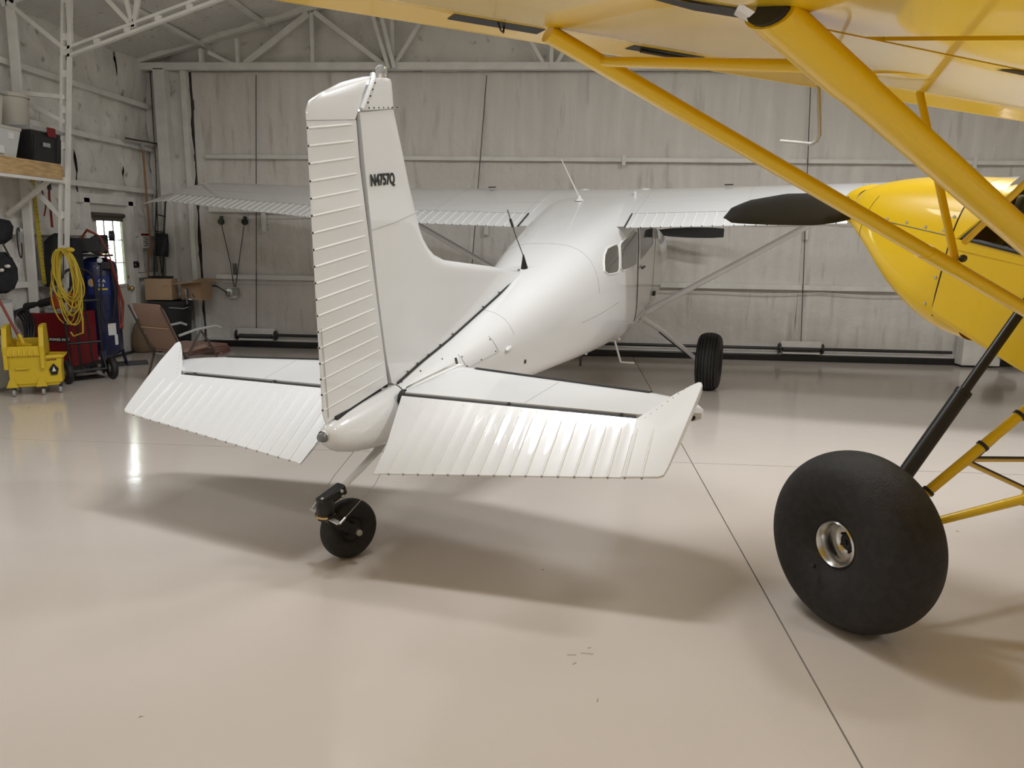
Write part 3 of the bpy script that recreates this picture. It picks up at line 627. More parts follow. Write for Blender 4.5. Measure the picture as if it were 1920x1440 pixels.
# horizontal tail -----------------------------------------------------------
DR = rad(24.2)
def tail(sgn):
    secs = [(.10, .625, 0, .012, 0, .10), (.14, .612, 0, .012, 0, .10), (1.37, .412, 0, .012, 0, .10), (1.40, .405, 0, .02, 0, .095), (1.50, .375, 0, .06, 0, .09), (1.58, .335, 0, .10, 0, .085), (1.63, .29, 0, .125, 0, .075), (1.66, .235, 0, .15, 0, .05)]
    if sgn < 0: pass
    rows = []
    for y_, xl, zl, xt, zt, tt in secs:
        L_ = xl-xt; up_ = []
        for k in range(15):
            u = 1-(1-k/14)**2; e_ = min(1, (1-u)*L_/.09); th = (.028*tt/.10)*math.sqrt(max(0, 1-(1-e_)**2)); up_.append((lerp(xt, xl, u), sgn*y_, th))
        rows.append(up_+[(a, b_, -c) for a, b_, c in up_[-2::-1]])
    st = A().grid(rows, True, True).obj('horizontal_stabilizer', WHITE, ac, smooth=50)
    A().ball((.125, sgn*1.60, -.004), .022, 10, (.6, 1.7, .9)).obj('tip_opening', GAPM, st)  # dark ball paints the shade inside the hollow tip
    # black abrasion strip on the leading edge
    bt = []
    for y_, xl in ((.30, .588), (.8, .507), (1.37, .4135)):
        bt.append([(xl-.062, sgn*y_, .0292), (xl-.042, sgn*y_, .0286), (xl-.026, sgn*y_, .0268), (xl-.012, sgn*y_, .0222), (xl+.004, sgn*y_, .006), (xl+.004, sgn*y_, -.006), (xl-.012, sgn*y_, -.0215)])
    A().grid(bt).obj('abrasion_boot', GAPM, st, smooth=60)
    A().tube([(.002, sgn*.12, .004), (.002, sgn*1.37, .004)], .018, 8).obj('hinge_gap', GAPM, st)
    for y_ in (.72, 1.30): A().ball((.0, sgn*y_, .018), .012, 8, (1.6, 1, 1)).obj('hinge_bracket', DSTEEL, st)
    strip(st, 'skin_seam', GREYP, [(.02, sgn*.80, .0285), (.40, sgn*.86, .0285)], .0012)
    cs, sn = cos(DR), sin(DR)
    def T(s_, y_, n_): return (s_*cs-n_*sn*0-.012, sgn*y_, s_*sn+n_)
    chord = lambda y_: table([(.20, .535), (1.56, .338)], y_)[0]
    def thick(s_, y_): c_ = chord(y_); return lerp(.024, .003, min(1, max(0, -s_/c_)))
    rows = []
    ys = [.12, .135, .16, .20, .24]+[.248+(1.3958-.248)*k/93 for k in range(0, 93)]+[1.38]
    ys = sorted(set(q for q in ys if q <= 1.38))
    for y_ in ys:
        te = chord(max(y_, .20))
        f0 = -.012; 
        inb = (lambda s: s)
        up_ = []
        # inboard edge is cut back: y grows aft
        for k in range(9):
            s_ = lerp(f0, -te, k/8); yy = y_
            if y_ < .24: yy = y_+(.225-y_*.95)*max(0, k/8)*(1-(y_-.12)/.12)
            up_.append((s_, yy))
        pil = .0014*abs(sin(pi*(y_-.248)/.0741)) if y_ > .245 else 0
        pw = [0, .6, 1, 1, 1, 1, .9, .6, 0]
        rows.append([T(s_, yy, thick(s_, yy)+pil*pw[k]) for k, (s_, yy) in enumerate(up_)]+[T(s_, yy, -thick(s_, yy)-pil*pw[8-k]) for k, (s_, yy) in enumerate(up_[::-1])])
    el = A().grid(rows, True, True).obj('elevator', WHITE, ac, smooth=30)
    # horn balance: solid wedge with a forward tip
    yh = 1.38
    out_ = [(-.012, yh), (.09, 1.455), (.19, 1.53), (.262, 1.595), (.290, 1.625), (.292, 1.640), (.27, 1.648), (.10, 1.628), (-.1, 1.60), (-.28, 1.573), (-.325, 1.562), (-.338, 1.54), (-chord(yh), yh)]
    def hth(s_, y_): return max(.004, lerp(.026, .004, min(1, -s_/.34))) if s_ < 0 else lerp(.026, .02, s_/.3)
    bb_ = A(); n_ = len(out_); cen = (-.08, 1.50)
    top = [T(a, b_, hth(a, b_)) for a, b_ in out_]; bot = [T(a, b_, -hth(a, b_)) for a, b_ in out_]
    mids = [T(lerp(a, cen[0], -.02), b_, 0) for a, b_ in out_]
    bb_.add(top+bot+[T(*cen, hth(*cen)), T(*cen, -hth(*cen))], [(i, (i+1) % n_, 2*n_) for i in range(n_)]+[(n_+(i+1) % n_, n_+i, 2*n_+1) for i in range(n_)]+[(i, n_+i, n_+(i+1) % n_, (i+1) % n_) for i in range(n_)])
    bb_.obj('elevator_horn', WHITE, el, smooth=30, bevel=.006)
    bd = A(); rv = A()
    for k in range(17):
        y_ = lerp(.285, 1.47, k/16); c_ = chord(y_); s0 = -.075 if y_ < 1.4 else -.06
        pts = [T(lerp(s0, -c_, q/4), y_+.0*q, thick(lerp(s0, -c_, q/4), y_)+.0008) for q in range(5)]
        bd.tube(pts, [.0035, .0055, .0055, .0055, .0045], 6)
        pts = [(a, b_, c-2*thick(lerp(s0, -c_, q/4), y_)-.0016) for q, (a, b_, c) in enumerate(pts)]; bd.tube(pts, .005, 6)
        rv.ball(T(-c_, y_, 0), .0055, 6)
    for k in range(15): y_ = lerp(.25, 1.36, k/14); rv.ball(T(-.035, y_, thick(-.035, y_)), .0022, 6)
    for k in range(8): t_ = k/7; rv.ball(T(lerp(.22, .0, t_), lerp(1.565, 1.42, t_), hth(.1, 0)), .0025, 6)
    bd.obj('stiffening_bead', WHITE_S, el, smooth=50, kind='stuff'); rv.obj('edge_rivet', GREYP, el, kind='stuff')
tail(1); tail(-1)
# stabiliser slot seal, access plates, lights, drains on the tail cone
for sgn in (1, -1):
    A().tube([(.62, sgn*(fside(.62, .055)+.0), .055), (.60, sgn*(fside(.6, .03)+.003), .035), (.585, sgn*(fside(.59, 0)+.004), .005)], .008, 8).obj('slot_seal', GAPM, ac)
    b = A(); rows = []
    for k in range(8):
        x_ = lerp(.08, .585, k/7); w0 = fside(x_, 0); rows.append([(x_, sgn*(w0-.01), .002+.035*(k/7)), (x_, sgn*(w0+.006), .036+.012*(k/7))])
    A().grid(rows).obj('slot_fairing', WHITE_S, ac)
    A().grid([[(x_, sgn*(.12), .03), (x_, sgn*(fside(x_, 0)+.035), .0295)] for x_ in (.07, .3, .6)]).obj('gap_strip', WHITE_S, ac)
A().ball((.02, .105, -.01), .05, 12, (1.1, .5, 1.)).obj('control_cutout', GAPM, ac); A().ball((.02, -.105, -.01), .05, 12, (1.1, .5, 1.)).obj('control_cutout', GAPM, ac)
strip(ac, 'access_panel_edge', GREYP, side_line((.66, .07), (.68, -.02))+side_line((.68, -.02), (1.06, -.01))+side_line((1.06, -.01), (1.03, .10)), .0014)
b = A(); 
for x_, z_ in ((.68, .05), (.69, -.01), (.85, -.01), (1.03, .0), (1.02, .08), (.52, .075), (.3, .06), (.11, -.02), (.12, .045)): b.ball((x_, fside(x_, z_), z_), .0055, 6)
b.obj('panel_screw', DSTEEL, ac, kind='stuff')
A().ball((1.19, fside(1.19, -.02)+.006, -.02), .028, 12, (1.9, .5, .6)).obj('blister_fairing', WHITE, ac, smooth=60)
A().lathe([(0, 0), (.014, 0), (.014, .006), (.007, .008), (0, .008)], (1.42, fside(1.42, -.17), -.17), (0, 1, 0), 14).obj('tie_down_plug', DSTEEL, ac)
# antennas on the roof and tail
an = A().lathe([(.05, 0), (.04, .012), (.018, .03), (.012, .05), (0, .055)], (4.2, -.10, .74), (0, 0, 1), 16).obj('whip_antenna', WHITE, ac)
A().tube([(4.2, -.10, .77), (3.98, -.22, 1.15)], [.008, .004], 8).obj('rod', WHITE_S, an)
an = A().lathe([(.03, 0), (.012, .08), (.005, .115), (0, .116)], (2.20, .02, .355), (-.15, 0, 1), 14).obj('whip_antenna', BLACK, ac)
A().tube([(2.19, .02, .45), (2.13, -.02, .62), (2.05, -.05, .82)], .0035, 6).obj('rod', DSTEEL, an); A().tube([(2.10, -.03, .69), (2.075, -.04, .75)], .010, 8).obj('loading_coil', DSTEEL, an)
for y_ in (-.35, .75): A().lathe([(.0, 0), (.07, 0), (.05, .02), (0, .03)], (4.8, y_*.6, .80), (0, 0, 1), 16).obj('roof_fairing', WHITE, ac)
A().box((4.45, .42, .79), (.06, .02, .05)).obj('vent_scoop', WHITE, ac, bevel=.004)
# boarding step, belly fittings
A().tube([(4.05, .30, -.60), (3.98, .40, -.86), (3.98, .54, -.86)], .011, 8).obj('boarding_step', WHITE_S, ac)
A().tube([(3.55, .1, -.60), (3.52, .1, -.80)], .014, 8).obj('belly_strut', DSTEEL, ac)
b = A()
for x_, y_ in ((3.8, .42), (4.55, .42), (4.62, .46), (3.0, .3), (4.7, .47)): b.ball((x_, y_, -.57 if x_ > 3.5 else -.52), .016, 8)
b.obj('belly_fitting', WHITE_S, ac, kind='stuff')
A().box((5.02, .50, -.33), (.08, .1, .05)).obj('vent_outlet', BLACK, ac, bevel=.01)
# tail wheel ------------------------------------------------------------------
def Wc(q):   # world -> body coordinates of the white aeroplane
    m_ = Matrix.Translation(Vector(OC)) @ Matrix.Rotation(rad(-HC), 4, 'Z') @ Matrix.Rotation(rad(PC), 4, 'X'); v = m_.inverted() @ Vector(q); return Vector((v.y, v.x, v.z))
cw = Vector((-1.070, 3.55, .151)); axw = Vector((.77, -.64, 0)).normalized()
tw = thing  # (tail wheel belongs to the aeroplane: parts below)
cwb = Wc(cw); axb = (Wc(cw+axw)-cwb)
tt = make_tire('tailwheel_tire', RUBBER2, ac, cwb, axb, .152, .105, .058, n=48)
A().lathe([(.0, -.035), (.03, -.035), (.034, -.02), (.055, -.028), (.06, -.02), (.06, .02), (.055, .028), (.034, .02), (.03, .035), (0, .035)], cwb, axb, 28).obj('wheel_hub', BLACKP, tt)
hd = Wc((-1.135, 3.43, .30)); dn = (Wc((0, 0, 0))-Wc((0, 0, 1))); fwd_ = Wc((1, 0, 0))-Wc((0, 0, 0))
fk = A()
for s_ in (-1, 1):
    o_ = Wc(cw+axw*s_*.072); t_ = Wc(Vector((-1.145, 3.435, .245))+axw*s_*.05)
    fk.tube([t_, t_.lerp(o_, .3)+(o_-t_)*.0, t_.lerp(o_, .7), o_], [.030, .028, .024, .022], 10, True, .45, tuple(axb))
    fk.ball(o_, .022, 10)
fk.tube([Wc(Vector((-1.145, 3.435, .25))-axw*.06), Wc(Vector((-1.145, 3.435, .25))+axw*.06)], .028, 12)
fk.obj('tailwheel_fork', BLACK, ac)
A().lathe([(0, -.018), (.016, -.018), (.016, .012), (.009, .014), (.009, .022), (0, .022)], Wc(cw+axw*.085), axb, 12).obj('axle_nut', ALUM, ac)
hb = A(); hb.lathe([(0, -.045), (.040, -.045), (.045, -.03), (.046, .01), (.036, .04), (0, .046)], Wc((-1.145, 3.425, .305)), Wc((0, 0, 1))-Wc((0, 0, 0)), 20)
hb.obj('steering_head', BLACK, ac)
A().lathe([(.043, -.008), (.048, -.006), (.048, .004), (.043, .006)], Wc((-1.145, 3.425, .262)), Wc((0, 0, 1))-Wc((0, 0, 0)), 20).obj('brass_shim', BRASS, ac)
A().bar(Wc((-1.165, 3.40, .325)), Wc((-1.085, 3.52, .375)), .062, .055).obj('spring_bracket', BLACK, ac, bevel=.010)
b = A()
for q in ((-1.15, 3.40, .352), (-1.072, 3.475, .345), (-1.075, 3.47, .372)): b.ball(Wc(q), .010, 8)
b.obj('bracket_bolt', ALUM, ac, kind='stuff')
A().tube([(-.06, 0, -.245), (-.12, 0, -.275), (-.28, 0, -.305), (-.42, 0, -.326), (-.53, 0, -.345)], [.030, .028, .025, .022, .020], 10, True, .35, (0, 0, 1)).obj('tail_spring', WHITE_S, ac)
a0, a1 = Wc(Vector((-1.148, 3.425, .262))-axw*.12), Wc(Vector((-1.148, 3.425, .252))+axw*.125)
A().bar(a0, a1, .032, .006, tuple(Wc((0, 0, 1))-Wc((0, 0, 0)))).obj('steering_arm', ALUM, ac, bevel=.002)
A().tube([a1, Vector((-.36, .12, -.35)), Vector((-.02, .10, -.20))], .0016, 6).obj('steering_cable', GREYP, ac)
A().tube([a0, Vector((-.45, -.05, -.28)), Vector((-.2, -.06, -.22))], .0016, 6).obj('steering_cable', GREYP, ac)
for e_, o_ in ((a1, Vector((-.36, .12, -.35))), (a0, Vector((-.45, -.05, -.28)))):
    d_ = (o_-e_).normalized(); A().tube([e_, e_+d_*.045], .006, 8).obj('cable_link', ALUM, ac)

# ------------------------------------------------------------------ YELLOW AEROPLANE
OK_ = (2.3337, 3.3570, 2.0894); HK, PK = -28.006, 9.402
cb = thing('bush_airplane', OK_, 'bright yellow strut-braced bush airplane on big balloon tires at right', 'airplane', rot=(rad(PK), 0, rad(-HK)))
KT = [(.44, .385, -.985, -.252, 5, 3.2), (.55, .383, -.965, -.256, 4.5, 3.1), (.70, .378, -.905, -.266, 4, 3), (.82, .370, -.835, -.280, 3.6, 2.9), (.93, .355, -.755, -.298, 3.2, 2.8), (1.02, .335, -.69, -.318, 3, 2.7), (1.10, .305, -.645, -.340, 2.8, 2.6), (1.16, .26, -.62, -.362, 2.6, 2.5), (1.20, .20, -.60, -.385, 2.4, 2.4), (1.215, .15, -.585, -.40, 2.3, 2.3)]
def ksec(x, n=56): t = smooth_table(KT, x); return section(x, *t[:3], t[3], t[4], n=n)
def kside(x, z):
    w, zb, zt, nb, nt = smooth_table(KT, x); zc = lerp(zb, zt, .45); h = (zt-zc) if z > zc else (zc-zb); e = nt if z > zc else nb
    return w*(1-min(1, abs(z-zc)/h)**e)**(1/e)
cowl = A().grid([ksec(x_) for x_ in [.452, .5, .56, .62, .68, .74, .8, .86, .92, .98, 1.03, 1.08, 1.12, 1.15, 1.18, 1.20, 1.212, 1.215]], True, True).obj('engine_cowl', YEL, cb, smooth=50)
# cowl bottom outlet lip
lq = [q for q in ksec(.456, 240) if q[2] < -.84]; lq = sorted(lq, key=lambda q: q[1])
lip = A(); lip.grid([[(.455, q[1], q[2]) for q in lq], [(.39, q[1], q[2]-.008) for q in lq], [(.32, q[1]*.99, q[2]-.012) for q in lq]])
lip.obj('outlet_lip', YEL, cowl, smooth=50)
def ksl(p0, p1, r=.0022, n=12, nm='cowl_seam', m=DSTEEL):
    for sgn in (-1, 1): A().tube([(lerp(p0[0], p1[0], k/n), sgn*(kside(lerp(p0[0], p1[0], k/n), lerp(p0[1], p1[1], k/n))+.0005), lerp(p0[1], p1[1], k/n)) for k in range(n+1)], r, 6).obj(nm, m, cowl)
ksl((.455, -.525), (1.10, -.505)); ksl((.453, -.30), (.453, -.90), .003)
ksl((.95, -.40), (1.02, -.62), .001, nm='cowl_seam')
b = A()
for x_, z_ in ((.50, -.505), (.60, -.505), (.71, -.50), (.83, -.50), (.475, -.44), (.475, -.62), (.50, -.85), (.475, -.72), (.49, -.36)):
    for sgn in (-1, 1): b.lathe([(0, 0), (.008, 0), (.007, .003), (0, .004)], (x_, sgn*kside(x_, z_), z_), (0, sgn, 0), 10)
b.obj('cowl_fastener', ALUM, cowl, kind='stuff')
for sgn in (-1, 1): A().lathe([(0, .0), (.07, 0), (.07, .006), (0, .006)], (1.196, sgn*.13, -.46), (1, 0, 0), 20).obj('air_inlet', BLACK, cowl)
A().lathe([(.135, 0), (.133, .05), (.118, .11), (.09, .17), (.05, .215), (.0, .235)], (1.22, 0, -.495), (1, 0, 0), 32).obj('spinner', YEL, cb)
pk = A(); topc = [(.02, .055), (.09, .05), (.208, .056), (.349, .063), (.576, .051), (.822, .009), (.90, -.02), (.946, -.039), (.972, -.068), (.979, -.088)]
botc = [(.02, -.047), (.108, -.068), (.224, -.092), (.378, -.110), (.683, -.114), (.80, -.1135), (.87, -.1125), (.93, -.111), (.955, -.105), (.979, -.0905)]
for sgn in (1, -1):
    rows = []
    for k in range(24):
        yy = lerp(.02, .979, k/23); zt_, zb_ = table(topc, yy)[0], table(botc, yy)[0]; row = []; tw_ = lerp(.10, .03, k/23)
        for q in range(12):
            a = 2*pi*q/12; u_ = .5+.5*cos(a); row.append((1.315+lerp(-tw_, tw_, u_)*.3+sin(a)*.007, -sgn*yy, -.495+sgn*lerp(zb_, zt_, u_)))
        rows.append(row)
    A().grid(rows, True, True).obj('propeller_blade', PROPB, cb, smooth=50)
# windscreen base arc and boot cowl
arc = [(.41, -.386, -.53), (.33, -.378, -.435), (.285, -.355, -.355), (.28, -.30, -.305), (.30, -.2, -.268), (.325, -.1, -.252), (.335, 0, -.248)]
arc = arc+[(a, -b_, c) for a, b_, c in arc[-2::-1]]
def resamp(P, n):
    P = [Vector(q) for q in P]; L_ = [0]
    for a, c in zip(P, P[1:]): L_.append(L_[-1]+(c-a).length)
    out = []
    for k in range(n+1):
        d = L_[-1]*k/n
        for i in range(len(P)-1):
            if d <= L_[i+1]+1e-9: out.append(P[i].lerp(P[i+1], (d-L_[i])/(L_[i+1]-L_[i]))); break
    return out
secA = ksec(.448, 400); topA = [q for q in secA[0:201] if q[2] >= -.53]; topA = sorted(topA, key=lambda q: q[1]*1.0+0); 
topA = [q for q in secA[:201]][::-1]; topA = [q for q in topA if q[2] >= -.53]
n_ = 40; a_ = resamp(topA, n_); c_ = resamp(arc, n_)
A().grid([[p_.lerp(q_, s_) for p_, q_ in zip(a_, c_)] for s_ in (0, .33, .66, 1.)]).obj('boot_cowl', YEL, cb, smooth=60)
# fuselage sides and belly (open cabin above the sill)
fb = A(); rows = []
for x_, w, zb, zs in ((.449, .385, -.90, -.53), (.40, .386, -.915, -.535), (.2, .388, -.965, -.545), (.02, .389, -1.012, -.555), (-.1, .389, -1.035, -.56), (-.6, .388, -1.06, -.57), (-1.2, .38, -1.05, -.57), (-1.6, .36, -1.03, -.10)):
    rows.append([(x_, -w, zs), (x_, -w, lerp(zs, zb, .5)), (x_, -w, zb+.03), (x_, -w+.01, zb+.008), (x_, -w+.03, zb), (x_, 0, zb-.01), (x_, w-.03, zb), (x_, w-.01, zb+.008), (x_, w, zb+.03), (x_, w, lerp(zs, zb, .5)), (x_, w, zs)])
fb.grid(rows)
fus = fb.obj('fuselage', YEL, cb, smooth=25)
rows = []
for x_, w, zb, zt in ((-1.6, .36, -1.03, -.02), (-2.2, .32, -.97, -.05), (-3.2, .24, -.84, -.13), (-4.2, .15, -.70, -.22), (-5.1, .05, -.58, -.30)):
    rows.append([(x_, -w, zb), (x_, -w, lerp(zb, zt, .6)), (x_, -w*.5, lerp(zb, zt, .95)), (x_, 0, zt), (x_, w*.5, lerp(zb, zt, .95)), (x_, w, lerp(zb, zt, .6)), (x_, w, zb)])
A().grid(rows, True, True).obj('rear_fuselage', YEL, cb, smooth=25)
A().prism([(-4.3, -.012, -.25), (-4.75, -.012, .25), (-5.0, -.012, .42), (-5.2, -.012, .42), (-5.5, -.012, .2), (-5.5, -.012, -.45), (-5.1, -.012, -.5)], (0, .024, 0)).obj('tail_fin', YEL, cb, smooth=0)
for sgn in (-1, 1): A().prism([(-4.3, sgn*.06, -.33), (-4.6, sgn*1.2, -.33), (-4.95, sgn*1.45, -.33), (-5.35, sgn*1.3, -.33), (-5.4, sgn*.1, -.33)], (0, 0, .025)).obj('tailplane', YEL, cb, smooth=0)
A().box((-.55, 0, -.90), (1.6, .70, .02)).obj('cabin_floor', LINING, cb, smooth=0)
A().box((.24, 0, -.46), (.03, .66, .30)).obj('instrument_panel', LINING, cb, smooth=0, bevel=.02)
for x_ in (-.55, -1.2):
    st_ = A().box((x_, 0, -.80), (.42, .44, .10)).obj('cabin_seat', TANF, cb, bevel=.03); A().box((x_-.24, 0, -.50), (.09, .42, .62)).obj('seat_back', TANF, st_, bevel=.03)
A().tube([(.24, -.27, -.30), (-.06, -.30, -.02)], .011, 8).obj('cabin_tube', YEL, cb); A().tube([(.24, .27, -.30), (-.06, .30, -.02)], .011, 8).obj('cabin_tube', YEL, cb)
LEz = lambda y_: -.055+.0245*abs(y_)
topg = [(.0, y_, LEz(y_)+.012) for y_ in [lerp(-.386, .386, k/n_) for k in range(n_+1)]]
A().grid([[Vector(p_).lerp(Vector(q_), s_)+Vector((.035, 0, .02))*sin(pi*s_) for p_, q_ in zip(c_, topg)] for s_ in (0, .25, .5, .75, 1)]).obj('windshield', GLASS, cb, smooth=60)
for sgn in (-1, 1):
    q_ = [(.41, -.53), (.30, -.405), (-.0, -.035), (-.50, -.045), (-.52, -.562), (0, -.552)]
    poly = [(a, sgn*.387, c) for a, c in ((.41, -.53), (0, -.035), (-.50, -.045), (-.52, -.565))]
    A().add(poly, [(0, 1, 2, 3)]).obj('side_window', GLASS, cb, smooth=0)
    ins = [(.385, sgn*.392, -.522), (.31, sgn*.385, -.432), (.02, sgn*.392, -.06)]
    A().tube(ins, .010, 8).obj('window_gasket', BLACKP, cb)
    A().tube([(.385, sgn*.392, -.522), (.0, sgn*.394, -.543), (-.50, sgn*.394, -.553)], .010, 8).obj('window_gasket', BLACKP, cb)
    A().tube([(-.50, sgn*.391, -.553), (-.49, sgn*.391, -.05)], .012, 8).obj('door_post', YEL, cb)
    A().bar((.43, sgn*.389, -.553), (-.5, sgn*.3895, -.580), .045, .006, (0, 1, 0)).obj('window_channel', YEL, cb, smooth=0)
A().tube([Vector(q)+Vector((.004, 0, .006)) for q in c_], .011, 8).obj('windshield_frame', YEL, cb)
# wings ------------------------------------------------------------------------
def kwing(sgn):
    LOW = [(0, 0), (.008, -.007), (.025, -.009), (.06, -.003), (.15, .010), (.19, .009), (.25, 0), (.33, -.010), (.97, -.032), (1.6, -.062)]
    UPP = [(0, 0), (.0005, .012), (.010, .034), (.04, .062), (.10, .095), (.2, .125), (.33, .147), (.5, .158), (.7, .153), (.97, .122), (1.2, .078), (1.45, .006), (1.6, -.056)]
    def ring_(y_, a_, c_, k=1., n=12):
        xs_ = [lerp(a_, c_, (q/n)**(1.6 if a_ == 0 else 1)) for q in range(n+1)]
        return [(-x_*1., sgn*y_, LEz(y_)+table(UPP, x_)[0]*k) for x_ in xs_[::-1]]+[(-x_, sgn*y_, LEz(y_)+table(LOW, x_)[0]*(k if a_ == 0 else 1)) for x_ in (xs_[1:] if a_ == 0 else xs_)]
    yy_ = (.388, 1.5, 3., 4.9)
    w_ = A().grid([ring_(y_, .155, .97) for y_ in yy_], True, True).obj('wing', YELF, cb, smooth=45)
    A().grid([ring_(y_, 0, .153) for y_ in yy_], True, True).obj('leading_edge_skin', YEL, w_, smooth=50)
    A().grid([[(lerp(-.5, q[0], k_), q[1]+sgn*d_, lerp(LEz(4.9)+.04, q[2], k_)) for q in ring_(4.9, 0, 1.6, 1., 20)] for d_, k_ in ((0, 1), (.15, .97), (.3, .86), (.40, .68), (.45, .4), (.46, .1))], True, True).obj('wing_tip', YELF, w_, smooth=50)
    def lowz(y_, u): return LEz(y_)+table(LOW, 1.6*u)[0]
    for nm, y0, y1 in (('flap', .45, 2.62), ('aileron', 2.66, 4.88)):
        A().grid([ring_(lerp(y0, y1, k/3), .985, 1.6) for k in range(4)], True, True).obj(nm, YELF, w_, smooth=40)
    if sgn < 0:
        def slot(nm, x0, x1, y0, y1, m, d=.004):
            P_ = [(x0, y0), (x0, y1), (x1, y1), (x1, y0)]
            A().add([(a, b_, lowz(b_, -a/1.6)-.0012) for a, b_ in P_], [(0, 1, 2, 3)]).obj(nm, m, w_, smooth=0)  # flush dark quad painting the shade inside an open slot
        slot('tie_down_slot', -.10, -.15, -3.03, -2.80, GAPM); slot('tie_down_slot', -.10, -.145, -2.55, -2.33, GAPM)
        A().tube([(-.14, -2.92, lowz(2.92, .09)), (-.15, -2.915, lowz(2.92, .09)-.018), (-.13, -2.90, lowz(2.92, .09)-.020), (-.12, -2.895, lowz(2.92, .08))], .0022, 6).obj('tie_down_ring', DSTEEL, w_)
        A().tube([(-.13, -2.52, lowz(2.5, .08)-.006), (-.14, -2.36, lowz(2.4, .08)-.010)], .005, 8).obj('control_rod', DSTEEL, w_)
        # flat dark teardrop painting the shade of the opening at the rear strut fitting
        sl = [(-.965, -3.04), (-.985, -3.02), (-1.0, -2.96), (-1.015, -2.88), (-.99, -2.84), (-.96, -2.86), (-.945, -2.95)]
        A().add([(a, b_, lowz(b_, .61)-.004) for a, b_ in sl], [tuple(range(len(sl)))]).obj('strut_opening', GAPM, w_, smooth=0)
        A().tube([(-1.02, -2.93, lowz(2.9, .6)-.0), (-1.045, -2.90, lowz(2.9, .6)-.018)], .014, 10).obj('strut_fitting', ALU, w_)
        fc = A().lathe([(0, 0), (.085, 0), (.085, .004), (0, .006)], (-.62, -2.12, lowz(2.12, .39)+.003), (0, 0, -1), 24).obj('inspection_ring', YEL, w_)
        slot('hinge_slot', -.93, -.97, -2.28, -2.02, GAPM)
    pts = lambda a, c, t: tuple(lerp(p_, q_, t) for p_, q_ in zip(a, c))
    f0, f1 = (-.33, sgn*2.88, -.005), (-.79, sgn*.375, -.99); r0, r1 = (-1.06, sgn*2.89, -.035), (-.80, sgn*.375, -.985)
    sf = A().tube([f0, f1], .037, 20, True, .50, (0, 0, 1)).obj('lift_strut', YEL, cb, smooth=60)
    sr = A().tube([r0, r1], .040, 20, True, .52, (0, 0, 1)).obj('lift_strut', YEL, cb, smooth=60)
    A().tube([pts(f0, f1, .425), pts(f0, f1, .465)], .0385, 20, True, .52, (0, 0, 1)).obj('strut_cuff', YEL, sf)
    A().tube([pts(r0, r1, -.01), pts(r0, r1, .065)], .042, 20, True, .56, (0, 0, 1)).obj('strut_cuff', YEL, sr)
    A().tube([pts(r0, r1, -.012), pts(r0, r1, .004)], .034, 16, True, .6, (0, 0, 1)).obj('strut_boot', BLACKP, sr)
    jl = Vector(pts(f0, f1, .468))+Vector((0, 0, .02)); 
    A().tube([jl, (-.28, sgn*1.68, lowz(1.68, .175))], .0105, 12).obj('jury_strut', YEL, cb)
    A().tube([jl+Vector((-.01, 0, .05)), (-.80, sgn*1.70, lowz(1.7, .5)+.003)], .0085, 12).obj('jury_strut', YEL, cb)
    A().tube([pts(f0, f1, .045), pts(r0, r1, .045)], .010, 12).obj('strut_spreader', YEL, cb)
    b = A(); b.ball(jl+Vector((-.02, 0, .01)), .011, 8); b.ball(jl+Vector((.012, 0, -.004)), .008, 8); b.obj('jury_bolt', DSTEEL, cb)
    # undercarriage
    hub = Vector((0.005, sgn*1.086, -1.742)); axl = Vector((0, sgn, 0)); 
    tire = make_tire('balloon_tire', RUBBER2, cb, hub, axl, .382, .315, .085, n=96, bulge=.42)
    R_ = A(); R_.lathe([(.10, .108), (.094, .114), (.088, .108), (.084, .095), (.080, .09), (.076, .05), (.074, .02), (.066, .012), (.054, .012), (.052, .022), (.044, .022), (.040, .012), (.0, .012)], hub, axl, 48)
    wh = R_.obj('wheel_rim', ALU, tire, smooth=40)
    A().lathe([(.036, .012), (.036, .035), (.028, .040), (.026, .046), (.012, .046), (.011, .055), (0, .055)], hub, axl, 24).obj('bearing_cap', BLACKP, wh)
    b = A()
    for k in range(6): a = 2*pi*k/6+.3; b.ball(hub+Vector((.047*cos(a), sgn*.024, .047*sin(a))), .006, 8)
    for k in (1, 3): a = 2*pi*k/4+.4; b.ball(hub+Vector((.0765*cos(a), sgn*.055, .0765*sin(a))), .006, 8)
    b.obj('wheel_bolt', BLACKP, wh, kind='stuff')
    A().lathe([(0, 0), (.012, 0), (.010, .012), (.004, .016), (0, .02)], hub+Vector((.035, sgn*.155, -.115)), axl, 12).obj('valve_stem', BLACKP, tire)
    shk0, shk1 = Vector((.012, sgn*.97, -1.62)), Vector((.02, sgn*.392, -.70))
    L = lambda t: tuple(shk0.lerp(shk1, t))
    sk = A().tube([L(0), L(1)], .021, 16).obj('shock_strut', BLACK, cb)
    A().tube([L(.13), L(.56)], .032, 20).obj('sleeve', BLACK, sk); A().tube([L(.125), L(.155)], .036, 20).obj('collar', BLACK, sk); A().tube([L(.545), L(.565)], .034, 20).obj('collar', BLACK, sk)
    g0, g1 = Vector((0, sgn*.99, -1.745)), Vector((-.15, sgn*.345, -1.045)); J = g0.lerp(g1, .53)
    gl = A().tube([g0, g1], .021, 16).obj('gear_leg', YEL, cb)
    bl_ = A().tube([g0+Vector((0, 0, .0)), g0.lerp(g1, .2)+Vector((.0, 0, -.035)), g0.lerp(g1, .4)+Vector((0, 0, -.03)), g0.lerp(g1, .62)+Vector((0, 0, -.045)), g0.lerp(g1, .8)+Vector((0, 0, -.03)), g1+Vector((0, 0, -.03))], .004, 6).obj('brake_line', BLACKP, gl)
